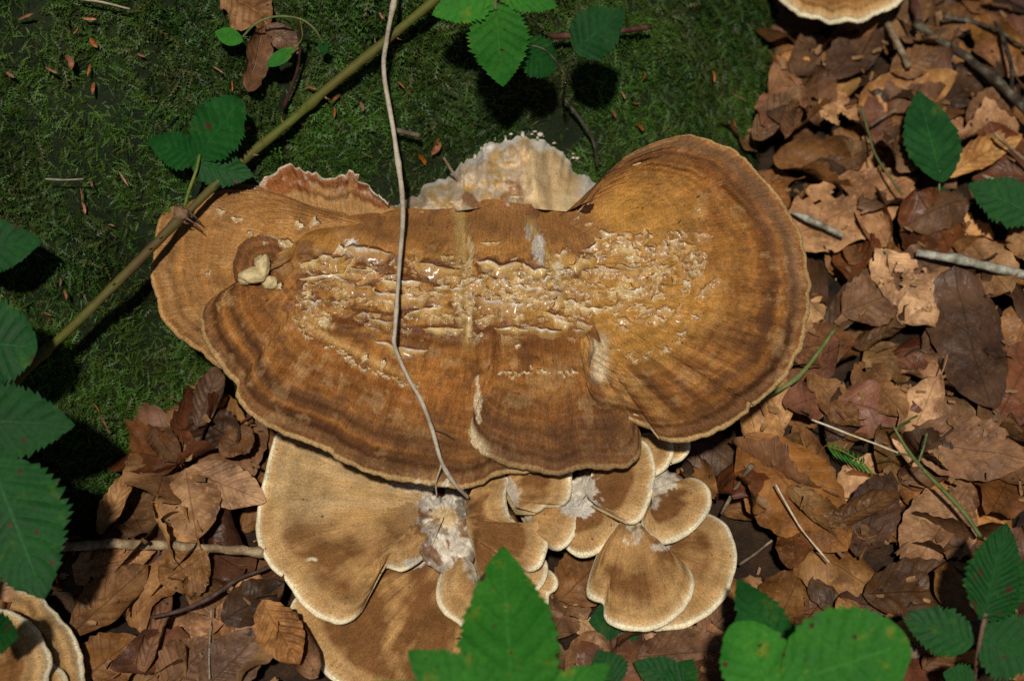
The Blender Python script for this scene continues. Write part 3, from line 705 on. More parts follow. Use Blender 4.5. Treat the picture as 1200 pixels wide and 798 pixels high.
# raised wet flakes and ledges on the big fungus
def build_flakes():
    V, F, C = [], [], []; n0 = 0
    def flake(cx, cy, w, h, ang, lift, pale, vis=1.0):
        nonlocal n0
        QS = (-0.55, -0.30, -0.06, 0.0, 0.10, 0.30, 0.55, 0.8, 1.0)
        na, nb = 13, len(QS)
        ca, sa = math.cos(ang), math.sin(ang); sd_ = random.randint(0, 9999)
        vs, cs = [], []
        pj = random.uniform(-0.35, 0.35); wht = random.random() ** 0.6 * vis; crack_shade = np.array([0.095, 0.028, 0.006]) * vis + CB[int(min(max(cy, 1), 897)), int(min(max(cx, 1), 1317))] * (1 - vis)
        pa = np.linspace(-1, 1, na)
        N1 = vnoise(pa * 1.6, 0.3, 0, sd_); N2 = vnoise(pa * 4.5, 2.3, 0, sd_); N3 = vnoise(pa * 3.5, 7.7, 0, sd_); N4 = vnoise(pa * 3, 4.1, 0, sd_)
        N5 = vnoise(pa * 6, 1.1, 0, sd_ + 3); N6 = vnoise(pa[None] * 5, np.array(QS)[:, None] * 5, 0, sd_ + 1); N7 = vnoise(pa * 4, 3.3, 0, sd_ + 5)
        for j, q in enumerate(QS):
            for i in range(na):
                p = i / (na - 1) * 2 - 1
                prof = (1 - abs(p) ** 2.6) ** 0.7
                top = 0.45 * N1[i] + 0.35 * N2[i] + pj * p
                qq = max(q, 0.0); ed = 0.25 * N3[i] if q > 0.5 else 0
                lx = p * w * 0.5
                ly = (top * 0.5 * prof + ((q + ed) if q >= 0 else q * (0.55 + 0.35 * N4[i])) * prof) * h
                x = cx + ca * lx - sa * ly; y = cy + sa * lx + ca * ly
                yi, xi = int(min(max(y, 1), 897)), int(min(max(x, 1), 1317))
                zb = ZB[yi, xi]
                if zb < 0: zb = 0.129
                hgt = 1.3 * lift * (1 - qq) ** 1.2 * prof * (1 + 0.5 * N5[i]) - 0.0003
                if q < 0: hgt = (0.0002 if q > -0.5 else -0.0008)
                hgt += 0.0005 * N6[j, i] * (1 - qq) * prof
                bc = CB[yi, xi] if CB[yi, xi].sum() > 0 else B_MID
                cc = pale * (1 - qq ** 1.7) + bc * qq ** 1.7
                k_ = wht * np.clip(0.6 + 0.9 * N7[i], 0, 1)
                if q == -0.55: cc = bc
                elif q < -0.2: cc = bc * 0.35 + crack_shade * 0.65
                elif q < 0: cc = crack_shade  # dark brown rows put shade into the colour of the crack above each lip
                elif q <= 0.1: cc = pale * (1 - 0.85 * k_) + np.array([0.86, 0.82, 0.72]) * 0.85 * k_  # pale lip edge, whitened further in its colour to stand for wet glints
                elif q <= 0.3: cc = pale * (1 - 0.3 * k_) + np.array([0.72, 0.60, 0.40]) * 0.3 * k_
                vs.append((x, y, zb + hgt)); cs.append(cc)
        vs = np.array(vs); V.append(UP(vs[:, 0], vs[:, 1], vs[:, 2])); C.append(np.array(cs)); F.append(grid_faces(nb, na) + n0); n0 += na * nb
    pales = [np.array(c) for c in ((0.52, 0.31, 0.075), (0.44, 0.24, 0.05), (0.58, 0.39, 0.14), (0.40, 0.20, 0.04))]
    # long ledges following the zones
    for cx, cy, w, h, a, l in ((432, 293, 58, 26, 0.12, 0.0040), (430, 340, 66, 20, 0.35, 0.0042), (398, 325, 26, 12, 0.5, 0.004), (512, 312, 62, 22, 0.08, 0.0042), (480, 345, 54, 20, 0.12, 0.0045), (450, 375, 40, 14, 0.1, 0.003),
                               (500, 362, 42, 16, -0.1, 0.0035), (585, 308, 56, 22, 0.05, 0.0044), (628, 312, 34, 20, 0.25, 0.004), (585, 352, 70, 22, 0.06, 0.0048), (640, 385, 56, 14, 0.1, 0.004), (600, 385, 44, 12, 0.05, 0.0032),
                               (655, 372, 40, 16, 0.4, 0.0036), (682, 306, 36, 16, -0.25, 0.004), (712, 318, 54, 16, 0.12, 0.0042), (740, 312, 44, 14, 0.05, 0.004), (700, 285, 34, 14, -0.5, 0.0036), (735, 290, 36, 14, 0.35, 0.004),
                               (575, 284, 26, 8, -0.1, 0.0030), (365, 305, 24, 16, -0.2, 0.003), (390, 300, 34, 20, 0.0, 0.003), (375, 330, 44, 12, -0.25, 0.0035), (422, 315, 30, 10, 0.1, 0.003), (470, 405, 66, 16, 0.18, 0.0024),
                               (620, 337, 44, 16, 0.2, 0.0040), (556, 330, 40, 14, -0.3, 0.0038), (545, 350, 30, 14, 0.6, 0.003), (378, 324, 58, 8, -0.12, 0.0022), (408, 312, 34, 7, -0.9, 0.002), (470, 330, 50, 16, 0.1, 0.004), (530, 338, 40, 14, 0.0, 0.004), (690, 335, 50, 14, 0.1, 0.004), (730, 340, 50, 12, 0.0, 0.0035), (520, 385, 50, 14, 0.0, 0.003), (690, 360, 40, 12, 0.1, 0.003)):
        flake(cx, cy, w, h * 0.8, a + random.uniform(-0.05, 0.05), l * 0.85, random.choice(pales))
    # scattered flakes, thickest right of the middle
    k = 0
    while k < 520:
        x = random.uniform(350, 845); y = random.uniform(270, 402)
        if x > 700:
            rr = math.hypot((x - 690) / 160, (y - 308) / 95)
            dn = max(0, 1 - rr) * 1.5
        else:
            dn = (0.95 if x > 545 else 0.65) * max(0, 1 - abs(y - 342) / 62)
        if y < 300 and x < 650: dn *= 0.15
        if random.random() > dn: continue
        k += 1
        a = 0.10 * (x - 560) / 200 - (0.9 * (x - 700) / 130 if x > 700 else 0) * (1 if y > 300 else -0.3) + random.gauss(0, 0.35)
        s = random.uniform(0.35, 1.0) if random.random() < 0.8 else random.uniform(1.0, 1.35)
        fd = min(1.0, 0.25 + 1.1 * dn) * random.uniform(0.55, 1.0)
        bcol = CB[int(y), int(x)]
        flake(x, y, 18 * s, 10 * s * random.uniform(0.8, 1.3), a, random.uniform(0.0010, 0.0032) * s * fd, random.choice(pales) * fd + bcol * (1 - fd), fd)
    for x, y, w, h, a in ((812, 298, 8, 10, 0.4), (818, 308, 9, 9, 0.8), (822, 318, 8, 8, 0.3), (810, 318, 12, 8, -0.4), (805, 330, 12, 9, 0.2), (815, 370, 14, 6, 0.3), (260, 246, 15, 7, 0.2), (278, 255, 16, 6, 0.0),
                          (244, 319, 9, 6, -0.3), (292, 272, 10, 6, -0.4), (335, 283, 20, 12, 0.2), (352, 262, 14, 10, 0.6), (372, 258, 12, 12, 0.9), (404, 290, 16, 14, 0.9), (312, 283, 8, 6, 0.4), (818, 245, 9, 5, -0.8), (380, 375, 18, 12, -0.4),
                          (428, 432, 7, 6, 0), (430, 418, 8, 12, 0.9), (607, 404, 9, 6, 0), (725, 409, 6, 4, 0), (450, 423, 7, 14, 0.3), (330, 335, 8, 10, 1.3), (606, 230, 16, 4, -0.1), (675, 255, 9, 4, -0.5), (690, 262, 12, 4, -0.3)):
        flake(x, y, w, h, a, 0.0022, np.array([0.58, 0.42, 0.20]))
    # crumbly pale lines left by older zones
    for pts in ([(346, 376), (360, 392), (380, 405), (400, 412), (425, 430), (445, 438), (470, 447), (492, 450)], [(562, 437), (590, 436), (620, 437), (650, 436), (682, 439)], [(735, 418), (760, 414), (790, 405), (800, 385)], [(800, 345), (812, 325), (820, 300)]):
        pp = resample(pts, int(len(pts) * 6))
        for (x, y) in pp:
            if fbm(x * 0.06, y * 0.06, seed=12) < -0.25 or random.random() < 0.2: continue
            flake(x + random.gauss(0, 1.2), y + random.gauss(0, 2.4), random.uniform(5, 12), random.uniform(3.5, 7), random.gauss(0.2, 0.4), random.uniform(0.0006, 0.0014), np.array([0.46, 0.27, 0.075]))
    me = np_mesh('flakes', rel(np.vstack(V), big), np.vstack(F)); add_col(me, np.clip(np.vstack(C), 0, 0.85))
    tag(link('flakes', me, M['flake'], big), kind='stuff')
build_flakes()

# lumps: knobbly little growths, made as noisy blobs
def blob(name, P, size, mat, parent, colr, seed=0, n=18, amp=0.35, wetv=0.4):
    th = np.linspace(0, math.pi, n); ph = np.linspace(0, 2 * math.pi, n * 2, endpoint=False)
    T, Ph = np.meshgrid(th, ph, indexing='ij')
    d = np.stack([np.sin(T) * np.cos(Ph), np.sin(T) * np.sin(Ph), np.cos(T)], -1)
    rr = 1 + amp * fbm(d[..., 0] * 1.8 + seed, d[..., 1] * 1.8, d[..., 2] * 1.8, seed=seed)
    V = np.asarray(P) + d * rr[..., None] * np.asarray(size)
    me = np_mesh(name, rel(V.reshape(-1, 3), parent), grid_faces(n, 2 * n, True))
    cc = mix(np.asarray(colr), np.asarray(colr) * 0.55, np.clip(0.3 + 0.8 * fbm(d[..., 0] * 3, d[..., 1] * 3, d[..., 2] * 3, seed=seed + 5), 0, 1)).reshape(-1, 3)
    add_col(me, cc); add_float(me, np.full(len(cc), wetv), 'wet'); add_uv(me, np.stack([T, Ph], -1).reshape(-1, 2) * 0.02)
    return link(name, me, mat, parent)
notch = [o for o in big.children if o.get('label', '').startswith('small dark curled')][0]
for px, py, sx, sy, h, sd0 in ((307, 312, 0.0060, 0.0100, 0.006, 3), (297, 323, 0.0100, 0.0062, 0.005, 4), (316, 331, 0.0062, 0.0052, 0.004, 5), (287, 328, 0.0050, 0.0040, 0.003, 6)):
    blob('pale_growth', on_cap(px, py, 0.0025), (sx, sy, h), M['tissue'], notch, (0.64, 0.49, 0.25), sd0, amp=0.22)
blob('pit', on_cap(686, 243, -0.0015), (0.007, 0.005, 0.0025), M['tissue'], big, (0.05, 0.018, 0.006), 11, wetv=0.0)

# ------------------------------------------------------------------ the lower rosette of caps
P_TAN = np.array([0.43, 0.240, 0.088]); P_DARK = np.array([0.150, 0.062, 0.018]); P_RIM = np.array([0.82, 0.70, 0.46]); P_LIGHT = np.array([0.62, 0.41, 0.19])
def col_pale(dark=0.5, white=0.0, wpx=None, mid=0.55):
    def f(r, d, a, px, py, s):
        n = fbm(px * 0.028, py * 0.028, seed=s + 21); n2 = fbm(a * 120, d * 22, seed=s + 22)
        c = mix(P_TAN, P_LIGHT, np.clip(0.2 + 0.35 * n2 + 0.3 * n, 0, 1))
        g = sst(0.009, 0.024, d) * sst(0.0, 0.12, r)
        c = mix(c, P_DARK, np.clip(g * dark * (1.05 + 1.0 * n + 0.5 * n2), 0, 0.95))
        c = mix(c, (0.30, 0.17, 0.07), np.exp(-((d - 0.0095) / 0.0022) ** 2) * 0.38)
        c = mix(c, P_RIM, np.clip(sst(0.0056, 0.0012, d) * 0.45 + sst(0.0020, 0.0012, d) * 0.55, 0, 1))
        if white > 0: c = mix(c, (0.60, 0.52, 0.40), sst(white * 0.8, white * 0.25, r + 0.16 * n + 0.10 * fbm(px * 0.16, py * 0.16, seed=s + 23)) * 0.85)
        return c
    return f
def col_fan(r, d, a, px, py, s):
    c = col_pale(0.66, 0)(r, d, a, px, py, s); n = fbm(px * 0.03, py * 0.03, seed=s + 41); n2 = fbm(a * 150, d * 18, seed=s + 42)
    k = sst(645, 570, py + 25 * n) * sst(0.004, 0.012, d)
    c = mix(c, mix((0.50, 0.33, 0.135), (0.66, 0.50, 0.27), np.clip(0.5 + 0.7 * n2, 0, 1)), k * 0.40)
    return c
rosette = thing('bracket_fungus', 'lower rosette of overlapping tan caps with cream rims below the largest fungus', 'fungus', tuple(UP(570, 640, 0.0)))
CAPS = [  # inner, outer, zin, zout, dark, white, dome
 # lowest left cap, under the big tan one
 ([(500, 640), (520, 640), (545, 640), (556, 652)], [(400, 668), (360, 690), (343, 706), (343, 722), (355, 754), (373, 777), (393, 797), (430, 818), (459, 826), (480, 832), (520, 830), (555, 815), (572, 780)], 0.046, 0.022, 0.75, 0.0, 0.006),
 # big tan fan on the left
 ([(516, 572, 0), (506, 598, .55), (472, 628, .74), (447, 645, .84), (472, 628, .93), (506, 598, 1)], [(480, 538), (420, 512), (372, 500), (338, 500), (322, 513), (314, 545), (307, 573), (302, 608), (304, 636), (317, 661), (337, 680), (352, 703), (373, 720), (396, 729), (414, 724), (427, 709), (433, 687), (443, 669), (456, 663), (471, 666), (490, 656), (505, 640)],
  0.058, [0.066, 0.064, 0.058, 0.05, 0.044, 0.040, 0.038, 0.038, 0.042, 0.048, 0.052], 0.66, 0.0, 0.006),
 # small scalloped cap beside the leaf
 ([(545, 652), (556, 664), (562, 690)], [(528, 655), (516, 676), (513, 698), (522, 716), (538, 728), (548, 740), (562, 742)], 0.056, 0.047, 0.35, 0.3, 0.003),
 # brown central cap
 ([(545, 590), (546, 602), (549, 620), (556, 640)], [(560, 560), (580, 556), (596, 560), (592, 578), (597, 604), (610, 614), (632, 612), (639, 625), (640, 642), (633, 660), (620, 668), (606, 667), (590, 690), (570, 690), (560, 676)], 0.078, [0.088, 0.087, 0.083, 0.078, 0.072, 0.068, 0.066], 1.0, 0.0, 0.007),
 # little caps stacked under it
 ([(600, 655), (605, 665), (608, 675)], [(625, 652), (637, 656), (640, 668), (636, 682), (627, 691), (616, 694)], 0.058, 0.054, 0.45, 0, 0.003),
 ([(612, 668), (616, 680), (620, 692)], [(636, 664), (646, 670), (652, 680), (650, 690), (642, 696), (640, 708), (630, 712)], 0.045, 0.042, 0.35, 0, 0.003),
 # upper small cap under the big rim
 ([(594, 560), (594, 575), (604, 594)], [(600, 545), (630, 540), (664, 545), (668, 562), (667, 580), (658, 591), (644, 589), (634, 596), (626, 600)], 0.084, 0.088, 0.6, 0.12, 0.005),
 ([(608, 594), (614, 604), (620, 616)], [(640, 575), (665, 575), (676, 588), (678, 606), (670, 630), (656, 642), (644, 640), (634, 630), (628, 622)], 0.074, 0.072, 0.6, 0.1, 0.005),
 ([(674, 580), (672, 590), (668, 600)], [(694, 592), (712, 601), (724, 608), (726, 620), (713, 635), (696, 646), (678, 649), (664, 640), (660, 622)], 0.068, 0.061, 1.35, 0.3, 0.005),
 # cap right of the white base
 ([(690, 562), (686, 572), (688, 582)], [(700, 540), (724, 520), (748, 514), (760, 524), (767, 545), (766, 566), (758, 592), (748, 607), (738, 612), (722, 606), (704, 596)], 0.080, 0.079, 0.7, 0.32, 0.005),
 ([(740, 520), (742, 528), (748, 540)], [(752, 508), (772, 508), (786, 516), (788, 530), (780, 545), (768, 554), (760, 556)], 0.072, 0.072, 0.5, 0, 0.003),
 ([(772, 520), (774, 526), (780, 534)], [(786, 508), (800, 510), (807, 518), (806, 528), (797, 538), (786, 542)], 0.064, 0.064, 0.4, 0, 0.003),
 # lowest right cap
 ([(768, 632), (764, 640), (764, 652)], [(800, 606), (826, 602), (848, 613), (858, 632), (862, 653), (858, 677), (850, 697), (831, 717), (810, 728), (790, 734), (772, 736), (750, 730)], 0.052, 0.040, 0.6, 0.22, 0.007),
 # oval cap at the right
 ([(766, 572), (764, 580), (764, 592)], [(788, 567), (806, 560), (821, 563), (831, 573), (833, 588), (827, 602), (811, 620), (794, 630), (776, 634), (761, 626), (754, 614), (756, 602)], 0.074, 0.070, 1.4, 0.25, 0.006),
 # fan cap in front
 ([(728, 610), (738, 606), (750, 612)], [(706, 640), (697, 657), (690, 680), (689, 694), (696, 701), (707, 706), (709, 720), (719, 730), (739, 736), (760, 736), (781, 728), (800, 712), (810, 693), (812, 679), (804, 662), (784, 647), (764, 632)], 0.066, 0.056, 0.5, 0.12, 0.007),
]
for i, (inn, out, zi, zo, dk, wh, dm) in enumerate(CAPS):
    zi = np.array(zi) - (0.022, 0.008)[i] if i < 2 else zi; zo = np.array(zo) - (0.010, 0.006)[i] if i < 2 else zo
    cap(rosette, inn, out, zi, zo, col_fan if i == 1 else col_pale(min(dk * 1.25, 1.4), wh), dome=dm, droop=0.003, th=0.0042, th_in=0.012, ripple=0.0004, seed=100 + i * 7, jag=0.8, jf=0.05, mat='cap_pale', step=2.0 if i > 1 else 2.4,
        wet=lambda r, d, px, py, s: sst(0.35, 0.0, r) * 0.8, back=0.0 if i == 1 else 0.004)
# stalk base holding the caps to the ground, and the white wet flesh between them
def stalk(parent, px, py, rx, ry, h, colr, seed):
    n, m = 16, 28; base = UP(px, py, 0.0); V = []; cs = []
    for k in range(n):
        t = k / (n - 1)
        for j in range(m):
            a = j / m * 2 * math.pi
            rr = (0.75 + 0.35 * t ** 2) * (1 + 0.18 * float(fbm(math.cos(a) * 1.4 + seed, math.sin(a) * 1.4, t * 2, seed=seed)))
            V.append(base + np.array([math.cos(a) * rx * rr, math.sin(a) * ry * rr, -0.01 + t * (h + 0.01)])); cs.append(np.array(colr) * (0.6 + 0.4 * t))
    me = np_mesh('stalk', rel(V, parent), [grid_faces(n, m, True), (np.arange(m) + (n - 1) * m)[None]])
    add_col(me, np.array(cs)); add_float(me, np.zeros(len(V)), 'wet'); add_uv(me, np.array(V)[:, :2])
    return link('stalk', me, M['tissue'], parent)
stalk(rosette, 545, 655, 0.035, 0.028, 0.040, (0.34, 0.22, 0.12), 5)
stalk(rosette, 725, 640, 0.028, 0.022, 0.046, (0.36, 0.24, 0.13), 6)
def col_flesh(r, d, a, px, py, s):
    n = fbm(px * 0.07, py * 0.07, seed=s + 1); n2 = fbm(px * 0.22, py * 0.22, seed=s + 2)
    c = mix((0.56, 0.46, 0.33), (0.72, 0.66, 0.56), np.clip(0.5 + 0.8 * n2, 0, 1))
    c = mix(c, (0.20, 0.09, 0.035), sst(0.12, 0.45, n + 0.3 * n2) * 0.9)
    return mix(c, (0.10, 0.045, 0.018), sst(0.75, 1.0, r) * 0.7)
for k, (inn, out, z) in enumerate((([(520, 606), (520.5, 606), (521, 606.5)], [(500, 655), (485, 630), (480, 600), (490, 572), (520, 556), (548, 566), (560, 600), (562, 640), (545, 668), (520, 668), (500, 655)], 0.056),
                                   ([(686, 580), (686.5, 580), (687, 580.5)], [(668, 606), (662, 580), (672, 556), (695, 548), (712, 570), (716, 596), (696, 608), (668, 606)], 0.070),
                                   ([(776, 570), (776.5, 570), (777, 570.5)], [(760, 584), (756, 566), (772, 552), (796, 556), (800, 572), (780, 588), (760, 584)], 0.066))):
    cap(rosette, inn, out, z, z - 0.008, col_flesh, dome=0.002, droop=0.0, th=0.004, th_in=0.012, seed=160 + k * 5, jag=3, mat='tissue', name='white_flesh', wet=lambda r, d, px, py, s: 0.6 + 0 * r,
        extra=lambda px, py, r: 0.0022 * fbm(px * 0.10, py * 0.10, seed=66) + 0.001 * fbm(px * 0.3, py * 0.3, seed=67))

# other fungi at the frame's edges
f2 = thing('bracket_fungus', 'brown bracket fungus with cream rim cut off by the top edge', 'fungus', tuple(UP(990, -40, 0.0)))
def col_edge(r, d, a, px, py, s):
    c = col_pale(0.9, 0)(r, d, a, px, py, s)
    return mix(c, (0.27, 0.12, 0.03), sst(0.006, 0.012, d) * 0.6)
cap(f2, [(960, -85), (985, -88), (1015, -85)], [(905, -60), (908, -20), (917, 0), (935, 13), (954, 19), (976, 24), (996, 22), (1010, 22), (1030, 15), (1044, 10), (1057, -3), (1070, -35), (1068, -65)], 0.085, 0.075, col_edge, dome=0.006, seed=201, mat='cap_pale')
stalk(f2, 985, -70, 0.03, 0.03, 0.07, (0.3, 0.2, 0.1), 8)
f3 = thing('bracket_fungus', 'small cluster of tan caps half hidden in the lower left corner', 'fungus', tuple(UP(10, 800, 0.0)))
for inn, out, zi, zo, s in (([(0, 745), (-10, 770), (-5, 800)], [(20, 690), (44, 697), (57, 711), (78, 734), (91, 758), (96, 780), (95, 803), (85, 825)], 0.055, 0.045, 211),
                            ([(10, 790), (10, 800), (15, 812)], [(45, 768), (60, 777), (73, 787), (78, 800), (76, 818)], 0.068, 0.060, 213),
                            ([(-40, 765), (-38, 785), (-30, 805)], [(-20, 712), (0, 714), (20, 721), (37, 734), (51, 755), (57, 778), (53, 798), (40, 820)], 0.085, 0.078, 212)):
    cap(f3, inn, out, zi, zo, col_pale(0.8, 0), dome=0.006, seed=s, mat='cap_pale')
stalk(f3, -15, 800, 0.03, 0.025, 0.05, (0.3, 0.2, 0.1), 9)

# ------------------------------------------------------------------ leaves
def leaf_geo(L, W, prof='ell', nu=28, nv=15, veins=8, corr=0.0006, bu=0.0, bv=0.0, roll=0.0, twist=0.0, wave=0.0, crump=0.0, seed=0, serr=0, samp=0.09, cord=0.0, tear=0.0, petiole=0.0, fold=0.0):
    u = np.linspace(0, 1, nu); v = np.linspace(-1, 1, nv); U, Vv = np.meshgrid(u, v, indexing='ij')
    if prof == 'ell': w = np.sin(math.pi * U ** 0.92) ** 0.72
    elif prof == 'ovate': w = np.sin(math.pi * U ** 0.70) ** 0.85
    elif prof == 'round': w = np.sin(math.pi * U ** 0.85) ** 0.55
    elif prof == 'narrow': w = np.sin(math.pi * U ** 0.9) ** 0.95
    elif prof == 'blunt': w = np.sin(math.pi * U ** 1.35) ** 0.42
    else: w = np.sin(math.pi * U ** 1.15) ** 0.65
    w = np.clip(w, 0.0, 1) * W / 2
    sg = np.sign(Vv); av = np.abs(Vv)
    edge = sst(0.55, 1.0, av)
    if serr:
        ph = U * serr + 0.13 * sg + 0.55 * vnoise(U * 7, sg * 3, 0, seed); tooth = 1 - (ph - np.floor(ph))
        big_ = 0.5 * np.abs(np.sin(U * serr * math.pi / 3.2 + seed))
        w = w * (1 + samp * (tooth - 0.5 + big_ * 0.6) * edge * sst(0.0, 0.1, U) * 1.2)
    elif tear > 0:
        w = w * (1 - tear * np.clip(fbm(U * 5, sg * 2.0, 0, seed + 40, 3), 0, 1) * edge) * (1 + 0.035 * np.sin(U * 2 * math.pi * veins) * edge)
    a = L * (U - cord * av ** 1.4 * (1 - U) ** 5) + 0.10 * W * 0
    b = Vv * w
    q = veins * U - av * 1.9
    c = corr * np.sin(2 * math.pi * q) * sst(0.0, 0.25, av) * (w / (W / 2)) 
    c = c + fold * np.abs(b)
    c = c + wave * av ** 2 * np.sin(2 * math.pi * 2.3 * U + seed + sg * 1.3) + crump * fbm(a * 45, b * 45, seed * 1.7, seed, 3) + crump * 0.35 * fbm(a * 140, b * 140, seed * 1.7, seed + 3, 2)
    if roll:
        rad = np.maximum(W / 2, 1e-4) / abs(roll); ph = b / rad
        b2 = rad * np.sin(ph); c = c + np.sign(roll) * rad * (1 - np.cos(ph)); b = b2
    c = c + bv * W * av ** 2 * (w / (W / 2)) ** 2
    if bu:
        th = bu * (U - 0.35); rad = L / abs(bu)
        c2 = np.sign(bu) * rad * (1 - np.cos(th)); a = rad * np.sin(th) * np.sign(th) * np.sign(th) + 0.35 * L; c = c + c2
    if twist:
        t = twist * (U - 0.4); b, c = b * np.cos(t) - c * np.sin(t), b * np.sin(t) + c * np.cos(t)
    V = np.stack([a, b, c], -1).reshape(-1, 3); F = grid_faces(nu, nv); uv = np.stack([U, Vv * 0.5 + 0.5], -1).reshape(-1, 2)
    if tear > 0.15:       # missing bites
        ctr = V[F].mean(1); n = fbm(ctr[:, 0] * 60, ctr[:, 1] * 60, 0, seed + 50, 2)
        ed = np.abs(uv[F].mean(1)[:, 1] * 2 - 1)
        F = F[(n + 0.45 * ed) < 0.85]
    if petiole:
        path = np.stack([np.linspace(-petiole, 0.02 * L, 6), 0.1 * petiole * np.sin(np.linspace(0, 2.2, 6)), np.full(6, V[nv // 2, 2]) + np.linspace(0.0, 0, 6)], 1)
        tv, tf = tube_geo(path, np.linspace(0.0008, 0.0006, 6), 4)
        k = len(V); V = np.vstack([V, tv]); uv = np.vstack([uv, np.full((len(tv), 2), 0.5)])
        return V, [F, tf[0] + k], uv
    return V, [F], uv

def leaf_mesh(name, **k):
    V, F, uv = leaf_geo(**k); me = np_mesh(name, V, F); add_uv(me, uv); return me

def frame(base, tip, nrm):
    b = np.asarray(base, float); t = np.asarray(tip, float); x = t - b; L = np.linalg.norm(x); x /= L
    n = np.asarray(nrm, float); n = n - (n @ x) * x; n /= np.linalg.norm(n); y = np.cross(n, x)
    m = Matrix(((x[0], y[0], n[0], b[0]), (x[1], y[1], n[1], b[1]), (x[2], y[2], n[2], b[2]), (0, 0, 0, 1)))
    return m, L

# ---- leaf litter: a height map lets every leaf rest on those below it
HS = 0.004; HX0, HY0 = -0.95, -0.75; HNX, HNY = int(1.95 / HS), int(1.75 / HS)
hm = np.zeros((HNX, HNY))
_x = HX0 + np.arange(HNX) * HS; _y = HY0 + np.arange(HNY) * HS
_X, _Y = np.meshgrid(_x, _y, indexing='ij')
TRZ = bil(H, _X, _Y)
hm = np.maximum(hm, np.minimum(TRZ, 0.03))

def settle(V, M4, pct=55, gap=0.0012):
    A = np.array(M4); W = V @ A[:3, :3].T + A[:3, 3]
    i = ((W[:, 0] - HX0) / HS).astype(int); j = ((W[:, 1] - HY0) / HS).astype(int)
    ok = (i >= 0) & (i < HNX) & (j >= 0) & (j < HNY)
    if ok.sum() < 3: return 0.0
    dz = np.percentile(hm[i[ok], j[ok]] - W[ok, 2], pct) + gap
    z = W[ok, 2] + dz
    np.maximum.at(hm, (i[ok], j[ok]), z)
    return dz

PROTO = []; PDESC = []
for k in range(18):
    s = 300 + k * 13
    r_ = random.Random(s)
    roll_ = r_.choice([0, 0.5, 0.8, 1.2, -0.7, 1.9, -1.0]); tear_ = r_.choice([0.02, 0.04, 0.08, 0.08, 0.3]); pet_ = r_.choice([0, 0.012, 0.016])
    PDESC.append('rolled' if roll_ > 1.5 else 'curled' if abs(roll_) > 0.9 else 'torn' if tear_ > 0.2 else 'slightly cupped' if roll_ else 'flat')
    V, F, uv = leaf_geo(L=1.0 * 0.07, W=0.07 * r_.uniform(0.52, 0.68), prof=r_.choice(['ell', 'ell', 'ovate', 'obov']), nu=32, nv=15, veins=8, corr=r_.uniform(0.0002, 0.0009), bu=r_.uniform(-1.2, 1.2),
                        bv=r_.uniform(-0.12, 0.22), roll=roll_, twist=r_.uniform(-0.6, 0.6), wave=r_.uniform(0.002, 0.005), crump=r_.uniform(0.0008, 0.0028), seed=k * 3 + 1, tear=tear_, petiole=pet_)
    me = np_mesh('dead_leaf', V, F); add_uv(me, uv); PROTO.append((me, V))
TONES = ['dead_tan', 'dead_brown', 'dead_dark', 'dead_red']
PM = {}
for tn in TONES:
    for k, (me, V) in enumerate(PROTO):
        m2 = me.copy(); m2.materials.append(M[tn]); PM[(tn, k)] = m2

def proj(P):
    d = np.asarray(P) - CAM; dep = d @ FWD
    return 600 + (d @ RGT) / dep * FPX, 399 - (d @ UPV) / dep * FPX

LITTER = []
def place_litter(x, y, tone, k, sc, zrot, tx, ty, join=None):
    me, V = PROTO[k]
    m = Matrix.Translation((x, y, 0)) @ Matrix.Rotation(zrot, 4, 'Z') @ Matrix.Rotation(tx, 4, 'X') @ Matrix.Rotation(ty, 4, 'Y') @ Matrix.Scale(sc, 4) @ Matrix.Translation((-0.035, 0, 0))
    dz = settle(V, m)
    m = Matrix.Translation((0, 0, dz)) @ m
    if join is not None:
        join.append((k, m)); return None
    o = link('dead_leaf', PM[(tone, k)], None); o.matrix_world = m
    px, py = proj((x, y, 0.02))
    LITTER.append((o, V, m, tone, k, px, py))
    return o

inside, outside = [], []
lr = random.Random(5)
tries = 0
while len(inside) < 380 and tries < 20000:
    tries += 1
    x = lr.uniform(-0.50, 0.52); y = lr.uniform(-0.36, 0.46)
    if bil(sd, x, y) > 0.004: continue
    px, py = proj((x, y, 0.02))
    if not (-30 < px < 1235 and -35 < py < 835): continue
    pi, pj = int(py), int(px)
    if 0 <= pi < 898 and 0 <= pj < 1318 and ZB[pi, pj] > 0 and lr.random() < 0.93: continue
    inside.append((x, y))
for k in range(1500):
    x = lr.uniform(-0.92, 0.96); y = lr.uniform(-0.72, 0.9)
    if bil(sd, x, y) > 0.0: continue
    outside.append((x, y))
stuff = []
for x, y in outside:
    px, py = proj((x, y, 0.02))
    if -20 < px < 1225 and -20 < py < 825 and lr.random() < 0.35: continue
    place_litter(x, y, 'dead_brown', lr.randrange(18), lr.uniform(0.6, 1.0), lr.uniform(0, 6.28), lr.gauss(0, 0.2), lr.gauss(0, 0.2), stuff)
hm = np.minimum(hm, 0.016 + 0.3 * np.maximum(hm - 0.016, 0))
VV, FF, UU, n0 = [], [], [], 0
for k, m in stuff:
    V, F, uv = PROTO[k][1], None, None
    A = np.array(m); W = V @ A[:3, :3].T + A[:3, 3]
    W[:, 2] = np.minimum(W[:, 2], 0.016 + 0.3 * np.maximum(W[:, 2] - 0.016, 0))
    me = PROTO[k][0]; pf = np.empty(len(me.loops), np.int32); me.loops.foreach_get('vertex_index', pf)
    VV.append(W); FF.append(pf.reshape(-1, 4) + n0); n0 += len(W)
    uvs = np.zeros((len(W), 2), np.float32); lu = np.empty(len(me.loops) * 2, np.float32); me.uv_layers[0].data.foreach_get('uv', lu); uvs[pf] = lu.reshape(-1, 2); UU.append(uvs)
